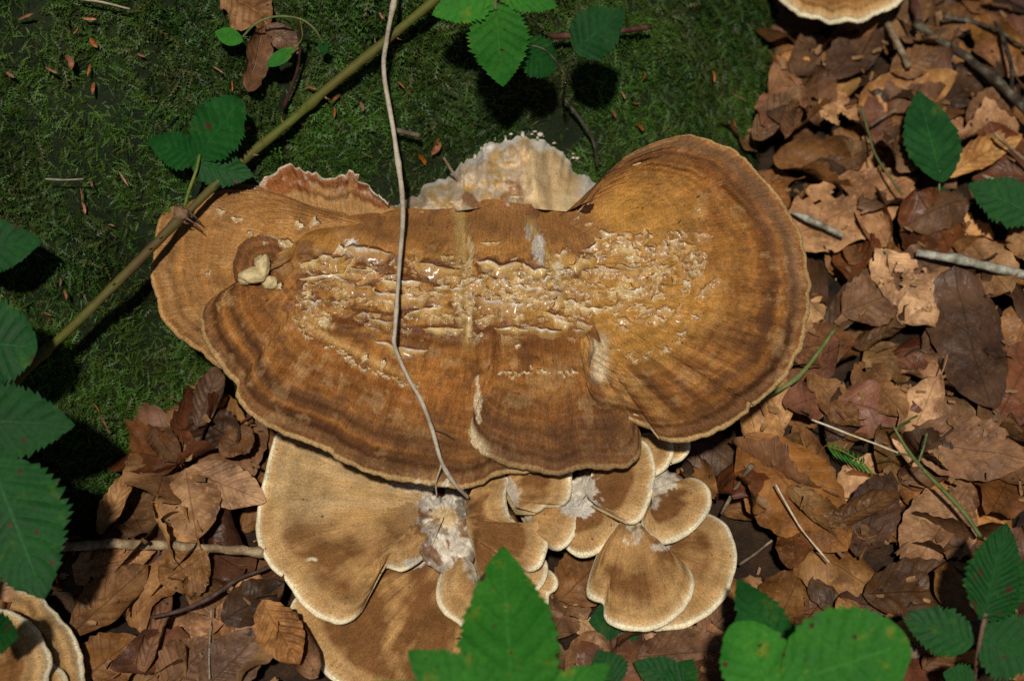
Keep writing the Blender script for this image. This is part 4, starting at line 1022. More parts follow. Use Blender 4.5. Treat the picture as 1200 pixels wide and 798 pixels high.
me = np_mesh('leaf_litter', np.vstack(VV), np.vstack(FF)); add_uv(me, np.vstack(UU))
tag(link('leaf_litter', me, M['dead_brown']), 'bed of broken brown leaves lying under the countable ones', 'leaf litter', kind='stuff')
for x, y in inside:
    tone = lr.choices(TONES, (0.44, 0.32, 0.12, 0.12))[0]
    place_litter(x, y, tone, lr.randrange(18), lr.uniform(0.8, 1.4), lr.uniform(0, 6.28), lr.gauss(0, 0.34), lr.gauss(0, 0.34))

# ---- leaves one can point at, placed on top of the bed
def dead(x0, y0, x1, y1, wpx, tone, label, tilt=(0, 0), lift=0.0, moss=False, **kw):
    if moss:
        b, t = SURF(x0, y0, 0.008 + lift), SURF(x1, y1, 0.008 + lift); n = NORM(*((b + t) / 2)[:2])
    else:
        b, t = UP(x0, y0, 0.02), UP(x1, y1, 0.02); n = np.array([0.0, -0.12, 1.0])
    n = n + np.array([tilt[0], tilt[1], 0])
    m, L = frame(b, t, n); W = wpx * 0.00066
    a = dict(L=L, W=W, prof='ell', nu=40, nv=21, veins=8, corr=0.0007, wave=0.002, crump=0.002, tear=0.06, seed=int(x0 + y0)); a.update(kw)
    V, F, uv = leaf_geo(**a); me = np_mesh('dead_leaf', V, F); add_uv(me, uv); me.materials.append(M[tone])
    o = link('dead_leaf', me, None)
    if not moss:
        dz = settle(V, m, 62) + lift; m = Matrix.Translation((0, 0, dz)) @ m
    o.matrix_world = m
    return tag(o, label, 'dead leaf')

dead(905, 290, 1075, 205, 100, 'dead_tan', 'large pale tan leaf touching the right edge of the largest fungus', crump=0.0035, tear=0.25)
dead(965, 395, 1032, 312, 46, 'dead_dark', 'folded grey-brown leaf leaning beside the right lobe, stalk downward', roll=0.9, petiole=0.03, bu=0.3)
dead(1000, 405, 1068, 372, 34, 'dead_dark', 'dark curled leaf with lifted edge left of the smooth chocolate leaf', roll=1.8, wave=0.004)
dead(1022, 300, 1088, 375, 66, 'dead_tan', 'pale ridged leaf under the lichen-grey stick', corr=0.0014, crump=0.003, tear=0.2)
dead(985, 372, 1055, 345, 70, 'dead_brown', 'orange-brown leaf partly under the pale ridged leaf')
dead(1158, 492, 1112, 330, 96, 'dead_dark', 'large smooth chocolate-brown leaf at the right, broadest of its kind', crump=0.003, corr=0.0005, roll=-0.55, bu=0.35, wave=0.002, lift=0.008, prof='blunt', seed=12)
dead(1165, 500, 1215, 400, 90, 'dead_red', 'reddish leaf right of the smooth chocolate leaf, cut by the right edge', crump=0.002)
dead(945, 445, 1005, 512, 44, 'dead_tan', 'blistered tan leaf below the thin curved stem', crump=0.003, wave=0.003, tear=0.15)
dead(1000, 435, 1058, 500, 64, 'dead_tan', 'crinkled light tan leaf below the dark curled leaf', crump=0.0032, tear=0.3)
dead(915, 420, 1000, 405, 60, 'dead_brown', 'flat brown leaf beside the rim of the right lobe')
dead(1060, 520, 1205, 545, 84, 'dead_brown', 'long dull brown leaf with strong veins at the right edge', corr=0.0012)
dead(868, 520, 990, 655, 110, 'dead_brown', 'largest smooth brown leaf right of the lower rosette', corr=0.0005, crump=0.002, bv=-0.05)
dead(920, 580, 990, 640, 40, 'dead_tan', 'narrow curled tan leaf lying on the largest smooth brown leaf', roll=1.2)
dead(1140, 560, 1060, 680, 84, 'dead_tan', 'cracked pale leaf beneath the green forked stem', crump=0.0032, tear=0.35)
dead(965, 628, 1052, 585, 40, 'dead_dark', 'dark folded leaf with upturned edge below the fern tip', roll=1.5, lift=0.004)
dead(1000, 660, 1040, 560, 60, 'dead_brown', 'brown upright leaf below the fern tip', crump=0.0025)
dead(1010, 700, 1145, 690, 76, 'dead_brown', 'broad brown leaf above the dark green bramble leaves', crump=0.0026)
dead(880, 180, 935, 118, 44, 'dead_tan', 'ribbed tan leaf against the moss beside the right lobe', corr=0.0016, crump=0.002, roll=0.7)
dead(932, 112, 948, 40, 38, 'dead_dark', 'smooth grey-brown leaf below the cut-off fungus', corr=0.0003, roll=0.6)
dead(968, 100, 1032, 38, 62, 'dead_brown', 'broad brown leaf under the shadow of the cut-off fungus')
dead(958, 125, 1005, 150, 50, 'dead_tan', 'light tan leaf left of the upright green leaf', crump=0.003, tear=0.3)
dead(1040, 100, 1100, 72, 46, 'dead_brown', 'brown ribbed leaf above the upright green leaf', corr=0.0014)
dead(1100, 130, 1175, 80, 60, 'dead_dark', 'dark brown leaf under the dark forked stick')
dead(1105, 215, 1195, 165, 46, 'dead_tan', 'curved orange-tan leaf right of the upright green leaf', roll=1.0, corr=0.0013, lift=0.004)
dead(1130, 160, 1185, 115, 50, 'dead_brown', 'brown leaf below the dark forked stick')
dead(878, 200, 925, 240, 50, 'dead_brown', 'brown leaf tucked behind the right lobe')
dead(915, 185, 930, 140, 28, 'dead_brown', 'small orange-brown leaf beside the ribbed tan leaf', roll=0.8)
dead(1170, 270, 1210, 225, 60, 'dead_brown', 'orange-brown leaf under the green leaf at the right edge')
# lower left
dead(222, 562, 235, 645, 68, 'dead_tan', 'pale blotched leaf above the thorny stick', crump=0.0022, corr=0.0004)
dead(222, 560, 315, 600, 54, 'dead_tan', 'pale veined leaf beside the lower rosette above the thorny stick', corr=0.0014, crump=0.002)
dead(120, 635, 158, 560, 32, 'dead_tan', 'folded pinkish-tan leaf standing at the foot of the moss', roll=0.9, lift=0.006)
dead(245, 655, 190, 690, 70, 'dead_tan', 'pale grey-tan leaf just below the thorny stick', bv=-0.05)
dead(70, 680, 185, 650, 46, 'dead_tan', 'torn yellowish leaf below the left end of the thorny stick', tear=0.4)
dead(85, 745, 175, 665, 58, 'dead_tan', 'golden-brown leaf with curled lower edge below the thorny stick', roll=0.8, lift=0.004, wave=0.003)
dead(165, 792, 200, 695, 36, 'dead_brown', 'rolled brown leaf left of the dark red twig', roll=1.9)
dead(310, 715, 352, 788, 52, 'dead_tan', 'bright tan wrinkled leaf beside the lowest cap', crump=0.004, corr=0.0014, lift=0.004)
dead(262, 735, 335, 690, 52, 'dead_dark', 'dark glossy leaf under the dark red twig', corr=0.0003)
dead(90, 800, 160, 745, 66, 'dead_brown', 'dull brown leaf at the bottom beside the corner fungus')
dead(190, 815, 250, 752, 70, 'dead_brown', 'veined brown leaf at the bottom edge', corr=0.0013)
dead(240, 815, 310, 745, 66, 'dead_dark', 'dark brown leaf at the bottom edge below the dark red twig', corr=0.0003)
dead(238, 520, 262, 448, 40, 'dead_dark', 'grey-brown leaf standing upright in the shade of the largest fungus', roll=1.1, lift=0.012, tilt=(0, -0.8))
dead(285, 535, 225, 500, 52, 'dead_dark', 'dark crumpled leaf in the shade of the largest fungus', crump=0.004)
dead(300, 520, 262, 548, 40, 'dead_dark', 'dark leaf between the moss and the big tan cap')
dead(185, 520, 215, 560, 40, 'dead_brown', 'curled brown leaf at the foot of the moss slope', roll=1.2)
dead(655, 705, 720, 640, 70, 'dead_brown', 'brown leaf showing between the small caps of the rosette')
dead(660, 712, 705, 752, 34, 'dead_tan', 'tan leaf with small holes below the rosette', tear=0.5)
dead(820, 742, 870, 700, 46, 'dead_brown', 'brown leaf below the lowest right cap', corr=0.0013)
dead(745, 775, 850, 765, 60, 'dead_brown', 'light brown leaf at the bottom between green leaves')
dead(1080, 785, 1140, 735, 40, 'dead_brown', 'brown leaf under the dark green bramble leaves')
# on the moss
dead(290, 108, 312, 22, 40, 'dead_dark', 'grey-brown dead leaf lying on the moss left of the green cane', moss=True, roll=0.7, lift=0.006, corr=0.0003)
dead(312, 30, 352, 62, 32, 'dead_dark', 'greyish dead leaf overlapping another on the moss', moss=True, roll=-0.8, lift=0.010, corr=0.0003)
dead(262, -12, 318, 26, 70, 'dead_tan', 'crumpled pale tan leaf on the moss at the top edge', moss=True, crump=0.005, lift=0.006, tear=0.3)

# ---- drop the litter leaves that lie wholly under others; say of each one that is left where it lies
MARKS = [(990, 240, 'large pale tan leaf'), (1000, 350, 'folded grey-brown leaf'), (1055, 335, 'pale ridged leaf'), (1110, 405, 'smooth chocolate leaf'), (1185, 450, 'reddish leaf at the right edge'), (975, 478, 'blistered tan leaf'),
         (1130, 310, 'lichen-grey stick'), (1100, 155, 'upright green leaf'), (1165, 235, 'notched green leaf'), (1140, 75, 'dark forked stick'), (985, 10, 'cut-off fungus at the top'), (905, 150, 'ribbed tan leaf'), (940, 320, 'rim of the right lobe'),
         (930, 590, 'largest smooth brown leaf'), (1100, 575, 'green forked stem'), (995, 540, 'fern tip'), (1095, 740, 'deep green bramble leaves'), (985, 750, 'blurred bright green leaf'), (850, 660, 'lowest right cap'), (815, 590, 'oval cap'), (750, 690, 'fan cap'),
         (600, 740, 'bright green front leaf'), (190, 640, 'thorny stick'), (245, 700, 'dark red twig'), (335, 750, 'wrinkled tan leaf by the lowest cap'), (130, 705, 'golden-brown curled leaf'), (310, 600, 'big tan fan cap'), (150, 580, 'foot of the moss'), (60, 760, 'corner fungus'), (260, 480, 'upright grey-brown leaf'), (910, 470, 'thin curved stem')]
TW = {'dead_tan': 'tan', 'dead_brown': 'mid-brown', 'dead_dark': 'dark brown', 'dead_red': 'reddish-brown'}
seen = {}
for o, V, m, tone, k, px, py in LITTER:
    A = np.array(m); W = V @ A[:3, :3].T + A[:3, 3]
    i = np.clip(((W[:, 0] - HX0) / HS).astype(int), 0, HNX - 1); j = np.clip(((W[:, 1] - HY0) / HS).astype(int), 0, HNY - 1)
    qx, qy = proj(W); inn = (qx > 0) & (qx < 1200) & (qy > 0) & (qy < 798)
    zb = ZB[np.clip(qy, 0, 899).astype(int), np.clip(qx, 0, 1319).astype(int)]
    vis = (W[:, 2] > hm[i, j] - 0.0025) & inn & (zb < 0)
    if vis.mean() < 0.10:
        bpy.data.objects.remove(o); continue
    px, py = float(qx[vis].mean()), float(qy[vis].mean())
    mk = min(MARKS, key=lambda q: math.hypot(q[0] - px, q[1] - py))
    dx, dy = px - mk[0], py - mk[1]
    rel_ = ('right of' if dx > 0 else 'left of') if abs(dx) > abs(dy) else ('below' if dy > 0 else 'above')
    if math.hypot(dx, dy) < 26: rel_ = 'touching'
    lab = '%s %s dead leaf %s the %s' % (PDESC[k], TW[tone], rel_, mk[2])
    seen.setdefault(lab, []).append((o, px, py))
    tag(o, lab, 'dead leaf', 'dead beech leaves in the litter')
def dedupe(seen):
    for lab, l in seen.items():
        if len(l) < 2: continue
        ax = max((1, 2), key=lambda q: max(t[q] for t in l) - min(t[q] for t in l)); l.sort(key=lambda t: t[ax])
        ords = ['leftmost', 'second from left', 'third from left', 'fourth from left', 'fifth from left', 'sixth from left'] if ax == 1 else ['uppermost', 'second from top', 'third from top', 'fourth from top', 'fifth from top', 'sixth from top']
        for q, t in enumerate(l[:7]): t[0]['label'] = lab + ', ' + (ords[q] if q < len(l) - 1 else ('rightmost' if ax == 1 else 'lowest'))
dedupe(seen)
print('litter leaves kept', sum(len(l) for l in seen.values()))

# ---- crumbs and torn scraps too small to count
def build_scraps(n=1500):
    VV, FF, UU = [], [], []; n0 = 0; r_ = random.Random(77)
    for k in range(n):
        x, y = r_.uniform(-0.52, 0.54), r_.uniform(-0.38, 0.48)
        if bil(sd, x, y) > 0.012: continue
        L = r_.uniform(0.003, 0.014) * r_.random() ** 0.5; W = L * r_.uniform(0.25, 0.9); a = r_.uniform(0, 6.28)
        i, j = int((x - HX0) / HS), int((y - HY0) / HS); z = float(hm[i, j]) + 0.001
        tilt = r_.gauss(0, 0.35); cu = r_.uniform(-0.3, 0.4) * L
        loc = []
        for q in range(3):
            for p in range(4):
                u = p / 3 - 0.5; v = q / 2 - 0.5
                w = W * (1 - 0.6 * abs(u)) * r_.uniform(0.6, 1.2)
                loc.append((u * L * r_.uniform(0.85, 1.15), v * w, cu * 4 * v * v + tilt * u * L))
        l = np.array(loc); ca, sa = math.cos(a), math.sin(a)
        VV.append(np.stack([x + l[:, 0] * ca - l[:, 1] * sa, y + l[:, 0] * sa + l[:, 1] * ca, z + l[:, 2] + abs(tilt) * L * 0.3], 1)); FF.append(grid_faces(3, 4) + n0); n0 += 12
        UU.append(np.tile([[r_.random(), 0.3]], (12, 1)))
    me = np_mesh('leaf_scraps', np.vstack(VV), np.vstack(FF)); add_uv(me, np.vstack(UU))
    tag(link('leaf_scraps', me, M['dead_tan']), 'crumbs and torn scraps of dead leaves scattered over the litter', 'leaf litter', kind='stuff')
build_scraps()

# ------------------------------------------------------------------ green leaves and stems
def leaf_on(parent, base, tip, wpx, mat, tilt=(0, 0, 0), name='leaf', **kw):
    """base, tip: (px, py, z) ; the blade faces roughly upward and to the front"""
    b = UP(*base); t = UP(*tip); n = np.array([0.0, -0.42, 0.9]) + np.array(tilt)
    m, L = frame(b, t, n); dist_ = np.linalg.norm((b + t) / 2 - CAM); W = wpx * dist_ / FPX
    a = dict(L=L, W=W, prof='ovate', nu=64, nv=23, veins=7, corr=L * 0.0065, fold=0.10, wave=L * 0.012, serr=17, samp=0.19, seed=int(base[0] * 3 + base[1]) % 997, cord=0.06); a.update(kw)
    V, F, uv = leaf_geo(**a); A = np.array(m); W3 = V @ A[:3, :3].T + A[:3, 3]
    me = np_mesh(name, rel(W3, parent), F); add_uv(me, uv)
    return link(name, me, M[mat], parent)

def sz(px, py, off):
    return float(SURF(px, py)[2]) + off

def thorns(parent, path, rad, n, size, mat='thorn', seed=0, every=None):
    r_ = random.Random(seed); t = np.gradient(path, axis=0)
    for k in range(n):
        i = r_.randrange(3, len(path) - 3); d = t[i] / np.linalg.norm(t[i])
        a = np.cross(d, np.array([r_.uniform(-1, 1), r_.uniform(-1, 1), r_.uniform(-1, 1)])); a /= np.linalg.norm(a)
        p0 = path[i] + a * rad[i] * 0.6; p2 = path[i] + a * (rad[i] + size) - d * size * 0.45; p1 = path[i] + a * (rad[i] + size * 0.4) - d * size * 0.05
        v, f = tube_geo([p0, p1, p2], [size * 0.28, size * 0.15, size * 0.02], 6)
        link('thorn', np_mesh('thorn', rel(v, parent), f), M[mat], parent)

# the long green bramble cane across the upper left
cane = thing('bramble_cane', 'long green thorny bramble cane slanting across the moss and the left lobe', 'bramble', tuple(UP(232, 235, 0.12)))
cpts = [(540, -28), (505, 4), (440, 58), (385, 103), (340, 143), (288, 185), (250, 219), (222, 247), (204, 263), (180, 288), (132, 336), (86, 382), (40, 424), (0, 466), (-60, 520)]
cz = [sz(540, -20, .03), sz(505, 4, .024), sz(440, 58, .02), sz(385, 103, .018), sz(340, 143, .018), .160, .156, .153, .152, .149, sz(132,336,.036), sz(86,382,.032), sz(40,424,.03), sz(0,466,.03), sz(-60,520,.03)]
c3 = np.array([UP(p[0], p[1], z) for p, z in zip(cpts, cz)])
_, cpath, crad = tube('stem', c3, [0.0040, 0.0037, 0.0035, 0.0033, 0.0036, 0.0042], M['cane'], cane, 12, 0.08, 3, n=140)
thorns(cane, cpath, crad, 26, 0.0045, seed=4)
tube('leaf_stalk', [UP(216, 243, .156), UP(222, 222, .162), UP(230, 200, .168), UP(234, 182, .172)], [0.0016, 0.0011], M['green_stem'], cane, 8, 0.05, n=16)
blob('node', UP(212, 250, .155), (0.006, 0.005, 0.005), M['thorn'], cane, (0.15, 0.1, 0.05), 7)
for a, b in (((212, 252, .156), (238, 272, .147)), ((218, 248, .156), (236, 262, .149))):
    tube('dry_bract', [UP(*a), UP((a[0] + b[0]) / 2, (a[1] + b[1]) / 2 - 2, a[2]), UP(*b)], [0.0011, 0.0003], M['twig_red'], cane, 6, 0.1, n=8)
leaf_on(cane, (235, 179, .172), (283, 116, sz(283, 116, .030)), 62, 'leaf_deep', prof='round', serr=15)
leaf_on(cane, (229, 184, .170), (172, 164, sz(172, 164, .026)), 42, 'leaf_deep', tilt=(-.15, 0, 0), serr=14)
leaf_on(cane, (228, 192, .167), (298, 206, .160), 42, 'leaf_deep', tilt=(.1, -.2, 0), serr=14)

# dry pale stem hanging down over the middle
dry = thing('dry_stem', 'thin pale dry stem hanging down across the middle of the largest fungus', 'stem', tuple(UP(550, 582, 0.08)))
dp = [(466, -30), (462, 0), (453, 48), (450, 86), (462, 160), (472, 240), (468, 310), (463, 385), (462, 404), (478, 442), (494, 470), (507, 505), (517, 540), (532, 566), (549, 583)]
dz_ = [sz(466, 0, .035), sz(462, 0, .03), sz(453, 48, .026), sz(450, 86, .026), sz(462, 160, .034), .157, .154, .152, .150, .145, .139, .133, .126, .112, .090]
tube('stem', np.array([UP(p[0], p[1], z) for p, z in zip(dp, dz_)]), [0.0017, 0.0019, 0.0015, 0.0013], M['dry'], dry, 8, 0.1, 2, n=130)
tube('side_twig', [UP(517, 545, .125), UP(511, 565, .110), UP(512, 583, .09)], [0.0008, 0.0005], M['dry'], dry, 6, 0.1, n=10)
tube('side_twig', [UP(506, 500, .133), UP(520, 506, .128), UP(532, 514, .122)], [0.0006, 0.0003], M['twig'], dry, 6, 0.1, n=10)

# leaves hanging in at the top
top = thing('leafy_sprig', 'bright green toothed leaves hanging in from the top edge', 'sprig', tuple(UP(580, -20, .30)))
tube('stem', [UP(610, -60, .31), UP(586, -20, .28), UP(580, 0, .266), UP(581, 12, .262)], [0.002, 0.0014], M['green_stem'], top, 8, n=16)
leaf_on(top, (581, 10, .262), (590, 102, .215), 68, 'leaf_bright', serr=19, fold=0.05)
leaf_on(top, (578, -8, .268), (506, 18, .255), 50, 'leaf_bright', serr=16)
leaf_on(top, (585, -10, .268), (654, 8, .255), 34, 'leaf_bright', serr=16)
top2 = thing('leafy_sprig', 'two darker green leaves beside the bright leaves at the top', 'sprig', tuple(UP(660, 60, .18)))
leaf_on(top2, (612, 52, .225), (650, 84, .200), 46, 'leaf_deep', prof='round', serr=12)
leaf_on(top2, (676, 57, .225), (732, 12, .25), 58, 'leaf', prof='ovate', serr=12)
tube('stem', [UP(676, 57, .225), UP(668, 75, .21), UP(662, 100, .19), UP(660, 120, sz(660, 120, .0))], [0.0009, 0.0012], M['twig_dark'], top2, 6, n=14)
tube('stem', [UP(612, 52, .225), UP(640, 60, .215), UP(664, 90, .195)], [0.0007, 0.0008], M['twig_dark'], top2, 6, n=12)

# big leaves entering at the left edge
left = thing('bramble_shoot', 'dark green bramble leaves entering from the left edge', 'bramble', tuple(UP(-40, 480, .10)))
tube('stem', [UP(-70, 740, .12), UP(-55, 600, .16), UP(-50, 480, .185), UP(-48, 360, .20), UP(-45, 280, .21)], [0.003, 0.002], M['cane'], left, 8, n=40)
leaf_on(left, (-46, 292, .21), (49, 283, .20), 62, 'leaf', serr=15, samp=0.10)
leaf_on(left, (-48, 398, .20), (44, 408, .185), 92, 'leaf', prof='round', serr=15)
leaf_on(left, (-50, 492, .185), (88, 498, .175), 86, 'leaf', tilt=(0, -.1, 0), serr=18)
leaf_on(left, (-8, 548, .175), (52, 702, .135), 124, 'leaf', prof='ovate', serr=18, corr=0.0010)
leaf_on(left, (-25, 742, .15), (22, 744, .13), 50, 'leaf_deep', serr=10)

# foreground leaves at the bottom centre
front = thing('bramble_shoot', 'bright green bramble leaves standing in front at the bottom centre', 'bramble', tuple(UP(610, 850, .0)))
tube('stem', [UP(612, 920, .0), UP(606, 870, .13), UP(602, 838, .215)], [0.0025, 0.0016], M['green_stem'], front, 8, n=24)
leaf_on(front, (602, 836, .22), (588, 640, .195), 112, 'leaf_bright', serr=18, samp=0.12, fold=0.07)
leaf_on(front, (585, 842, .21), (478, 762, .21), 78, 'leaf_bright', serr=15)
leaf_on(front, (622, 842, .20), (716, 778, .20), 54, 'leaf_bright', serr=15)
leaf_on(front, (580, 850, .20), (420, 800, .20), 50, 'leaf_bright', serr=15)
low = thing('bramble_shoot', 'dark green leaves half hidden beneath the fan cap of the rosette', 'bramble', tuple(UP(740, 800, .0)))
leaf_on(low, (752, 722, .030), (690, 728, .034), 62, 'leaf_deep', serr=15)
leaf_on(low, (722, 800, .045), (700, 762, .05), 44, 'leaf_deep', serr=12)
leaf_on(low, (800, 800, .05), (742, 776, .05), 40, 'leaf_deep', serr=12)
leaf_on(low, (790, 812, .05), (812, 772, .05), 40, 'leaf_deep', serr=12)
tube('stem', [UP(752, 722, .030), UP(756, 760, .02), UP(775, 800, .005)], [0.0009, 0.0013], M['twig_red'], low, 6, n=14)
tube('stem', [UP(725, 740, .030), UP(724, 770, .025), UP(730, 805, .005)], [0.0009, 0.0010], M['twig_red'], low, 6, n=14)

# bottom right group
fr = thing('bramble_shoot', 'large blurred bright green leaf pair in the foreground, bottom right', 'bramble', tuple(UP(950, 900, .0)))
tube('stem', [UP(945, 960, .02), UP(930, 900, .12), UP(925, 850, .19)], [0.0025, 0.0016], M['green_stem'], fr, 8, n=20)
leaf_on(fr, (925, 800, .19), (1066, 752, .19), 128, 'leaf_bright', prof='round', serr=11, samp=0.08, fold=0.03)
leaf_on(fr, (920, 838, .19), (862, 728, .19), 88, 'leaf_bright', prof='round', serr=11, samp=0.08)
leaf_on(fr, (918, 772, .14), (864, 678, .13), 56, 'leaf_deep', serr=13)
br = thing('bramble_shoot', 'deep green ribbed bramble leaves in the lower right corner', 'bramble', tuple(UP(1150, 810, .0)))
tube('stem', [UP(1140, 815, .02), UP(1145, 770, .09), UP(1155, 718, .12)], [0.0018, 0.0013], M['thorn'], br, 8, n=20)
leaf_on(br, (1154, 718, .12), (1180, 612, .14), 62, 'leaf_deep', serr=17, corr=0.0014)
leaf_on(br, (1150, 720, .118), (1212, 655, .12), 46, 'leaf_deep', serr=15, corr=0.0012)
leaf_on(br, (1136, 752, .10), (1056, 720, .10), 52, 'leaf_deep', serr=15)
leaf_on(br, (1150, 748, .10), (1225, 770, .10), 74, 'leaf_deep', serr=15)
leaf_on(br, (1140, 800, .08), (1105, 788, .08), 34, 'leaf_deep', serr=9)
# upright leaf and friends at the right
ur = thing('nettle_shoot', 'upright toothed green leaf with smaller leaflets among the litter at the right', 'plant', tuple(UP(1100, 250, .0)))
tube('stem', [UP(1072, 268, .01), UP(1090, 252, .03), UP(1100, 225, .045), UP(1101, 200, .055)], [0.0012, 0.0008], M['green_stem'], ur, 6, n=18)
leaf_on(ur, (1101, 202, .055), (1076, 106, .060), 62, 'leaf', serr=13, samp=0.10, cord=0.12)
leaf_on(ur, (1115, 230, .04), (1083, 226, .045), 17, 'leaf', serr=5)
leaf_on(ur, (1092, 254, .03), (1114, 240, .035), 15, 'leaf', serr=5)
ur2 = thing('bramble_shoot', 'notched green leaf cut by the right edge above the litter', 'bramble', tuple(UP(1180, 260, .0)))
leaf_on(ur2, (1215, 252, .05), (1134, 216, .05), 54, 'leaf', serr=13)
tube('stem', [UP(1140, 238, .03), UP(1115, 242, .03), UP(1095, 254, .02)], [0.0007, 0.0006], M['green_stem'], ur2, 6, n=10)
# seedling on the moss near the cane
sd1 = thing('seedling', 'small seedling with oval green leaves on the moss near the top', 'seedling', tuple(SURF(340, 30)))
def mz(px, py, o): return (px, py, sz(px, py, o))
tube('stem', [UP(*mz(284, 44, .02)), UP(*mz(300, 28, .03)), UP(*mz(322, 20, .034)), UP(*mz(350, 22, .034)), UP(*mz(368, 34, .03)), UP(*mz(379, 52, .022))], [0.0009, 0.0008], M['green_stem'], sd1, 6, n=40)
tube('stem', [UP(*mz(352, 24, .034)), UP(*mz(354, 45, .028)), UP(*mz(344, 58, .025))], [0.0007, 0.0006], M['green_stem'], sd1, 6, n=14)
tube('stem', [UP(*mz(351, 24, .034)), UP(*mz(350, 75, .016)), UP(*mz(332, 128, .008))], [0.0011, 0.0014], M['twig_red'], sd1, 6, n=20)
leaf_on(sd1, mz(283, 48, .02), mz(252, 38, .022), 21, 'leaf_bright', prof='ell', serr=0, corr=0.0001, nu=20, nv=9)
leaf_on(sd1, mz(344, 58, .026), mz(312, 78, .024), 17, 'leaf_bright', prof='ell', serr=0, corr=0.0001, nu=20, nv=9)
leaf_on(sd1, mz(377, 46, .024), mz(381, 64, .018), 12, 'leaf', prof='ell', serr=0, corr=0.0001, nu=16, nv=7)

# ------------------------------------------------------------------ sticks and stems in the litter
def hz(px, py, off):
    P = UP(px, py, 0.02); i = int((P[0] - HX0) / HS); j = int((P[1] - HY0) / HS)
    i = min(max(i, 2), HNX - 3); j = min(max(j, 2), HNY - 3)
    return float(np.percentile(hm[i - 2:i + 3, j - 2:j + 3], 70)) + off

def stick(name, pts, rad, mat, label, cat='stick', off=0.004, sides=8, rough=0.25, thorn=0, branches=(), thmat='thorn', flat=True):
    zs = np.array([hz(x, y, off) for x, y in pts])
    if flat:
        tt = np.linspace(0, 1, len(zs)); k = np.polyfit(tt, zs, 1); l = np.polyval(k, tt); zs = l + max(0, np.percentile(zs - l, 70))
    t = thing(name, label, cat, tuple(UP(pts[0][0], pts[0][1], zs[0])))
    P = np.array([UP(x, y, z) for (x, y), z in zip(pts, zs)])
    L = np.linalg.norm(np.diff(P, axis=0), axis=1).sum(); n = max(12, int(L / 0.004))
    seed = int(pts[0][0])
    P = resample(P, n); P = P + 0.0006 * np.stack([fbm(np.arange(n) * 0.12, k, seed=seed, o=2) for k in (0, 3, 6)], 1)
    _, path, rr = tube('shaft', P, rad, M[mat], t, sides, rough, seed)
    if thorn: thorns(t, path, rr, thorn, 0.004, thmat, seed)
    for bp, br_ in branches:
        zb = [hz(x, y, off) for x, y in bp]; zb[0] = float(np.interp(0.5, [0, 1], [zs.mean(), zs.mean()]))
        d = np.hypot(*(np.array([proj(p) for p in path]) - np.array(bp[0])).T); zb[0] = path[int(np.argmin(d)), 2]
        zb = [max(z, zb[0] - 0.006) for z in zb]
        tube('branch', np.array([UP(x, y, z) for (x, y), z in zip(bp, zb)]), br_, M[mat], t, 7, rough, seed + 1, n=18)
    return t

stick('thorny_stick', [(40, 640), (75, 641), (130, 637), (180, 639), (240, 642), (300, 646.5), (318, 648)], [0.0034, 0.0036, 0.0034], 'twig', 'straight brown thorny stick lying left of the lower rosette', thorn=12, off=0.002)
stick('twig', [(176, 723), (215, 713), (245, 700), (270, 684), (290, 674), (315, 664)], [0.0012, 0.0019, 0.0014], 'twig_red', 'dark red curved twig below the thorny stick', off=0.006)
stick('twig', [(1075, 297), (1110, 302), (1150, 310), (1205, 322), (1230, 327)], [0.0034, 0.0038, 0.0042], 'twig_grey', 'lichen-grey stick above the smooth chocolate leaf', off=0.008)
stick('twig', [(928, 250), (945, 257), (965, 265), (988, 276)], [0.0017, 0.0024, 0.0019], 'twig_grey', 'short pale stick beside the rim of the right lobe', off=0.008)
stick('twig', [(1072, 28), (1095, 45), (1130, 65), (1146, 77), (1170, 98), (1190, 118), (1225, 150)], [0.0036, 0.0038, 0.0044, 0.0050], 'twig_dark', 'thick dark forked stick in the upper right', off=0.010,
      branches=([[(1185, 112), (1186, 85), (1181, 62), (1172, 38), (1163, 20)], [0.0026, 0.0018]], [[(1174, 38), (1190, 50), (1215, 66)], [0.0018, 0.0014]], [[(1172, 36), (1140, 26), (1105, 20)], [0.0018, 0.0024]]))
stick('twig', [(1165, -15), (1185, 0), (1215, 14)], [0.004, 0.004], 'twig_red', 'smooth reddish stick in the top right corner', off=0.012)
stick('twig', [(1040, 28), (1052, 50), (1066, 78)], [0.0034, 0.0028], 'twig', 'short brown stick under the cut-off fungus', off=0.006)
stick('twig', [(1068, -10), (1072, 8), (1078, 24)], [0.003, 0.003], 'twig_red', 'short dark red stick beside the cut-off fungus', off=0.010)
stick('plant_stem', [(882, 476), (905, 462), (928, 448), (945, 430), (960, 410), (978, 386)], [0.0014, 0.0020, 0.0013], 'green_stem', 'thin curved greenish stem beside the right lobe', 'stem', off=0.008, rough=0.1)
stick('plant_stem', [(952, 492), (985, 505), (1015, 516), (1052, 530)], [0.0010, 0.0008], 'straw', 'straight straw-coloured stem below the crinkled leaf', 'stem', off=0.008, rough=0.1)
stick('plant_stem', [(1046, 500), (1062, 525), (1080, 548), (1105, 575), (1128, 600), (1150, 628)], [0.0010, 0.0016, 0.0018], 'green_stem', 'slender green forked stem at the right above the bramble leaves', 'stem', off=0.014, rough=0.1,
      branches=([[(1050, 503), (1062, 494), (1075, 487)], [0.0010, 0.0008]], [[(1076, 542), (1082, 525), (1086, 508)], [0.0009, 0.0012]], [[(1082, 550), (1060, 532), (1030, 540)], [0.0009, 0.0006]]))
stick('twig', [(845, 603), (858, 578), (870, 560), (881, 544)], [0.0014, 0.0016], 'twig', 'short brown stick right of the oval cap', off=0.008)
stick('twig', [(866, 662), (885, 648), (905, 632)], [0.0011, 0.0009], 'twig', 'thin stick right of the lowest right cap', off=0.006)
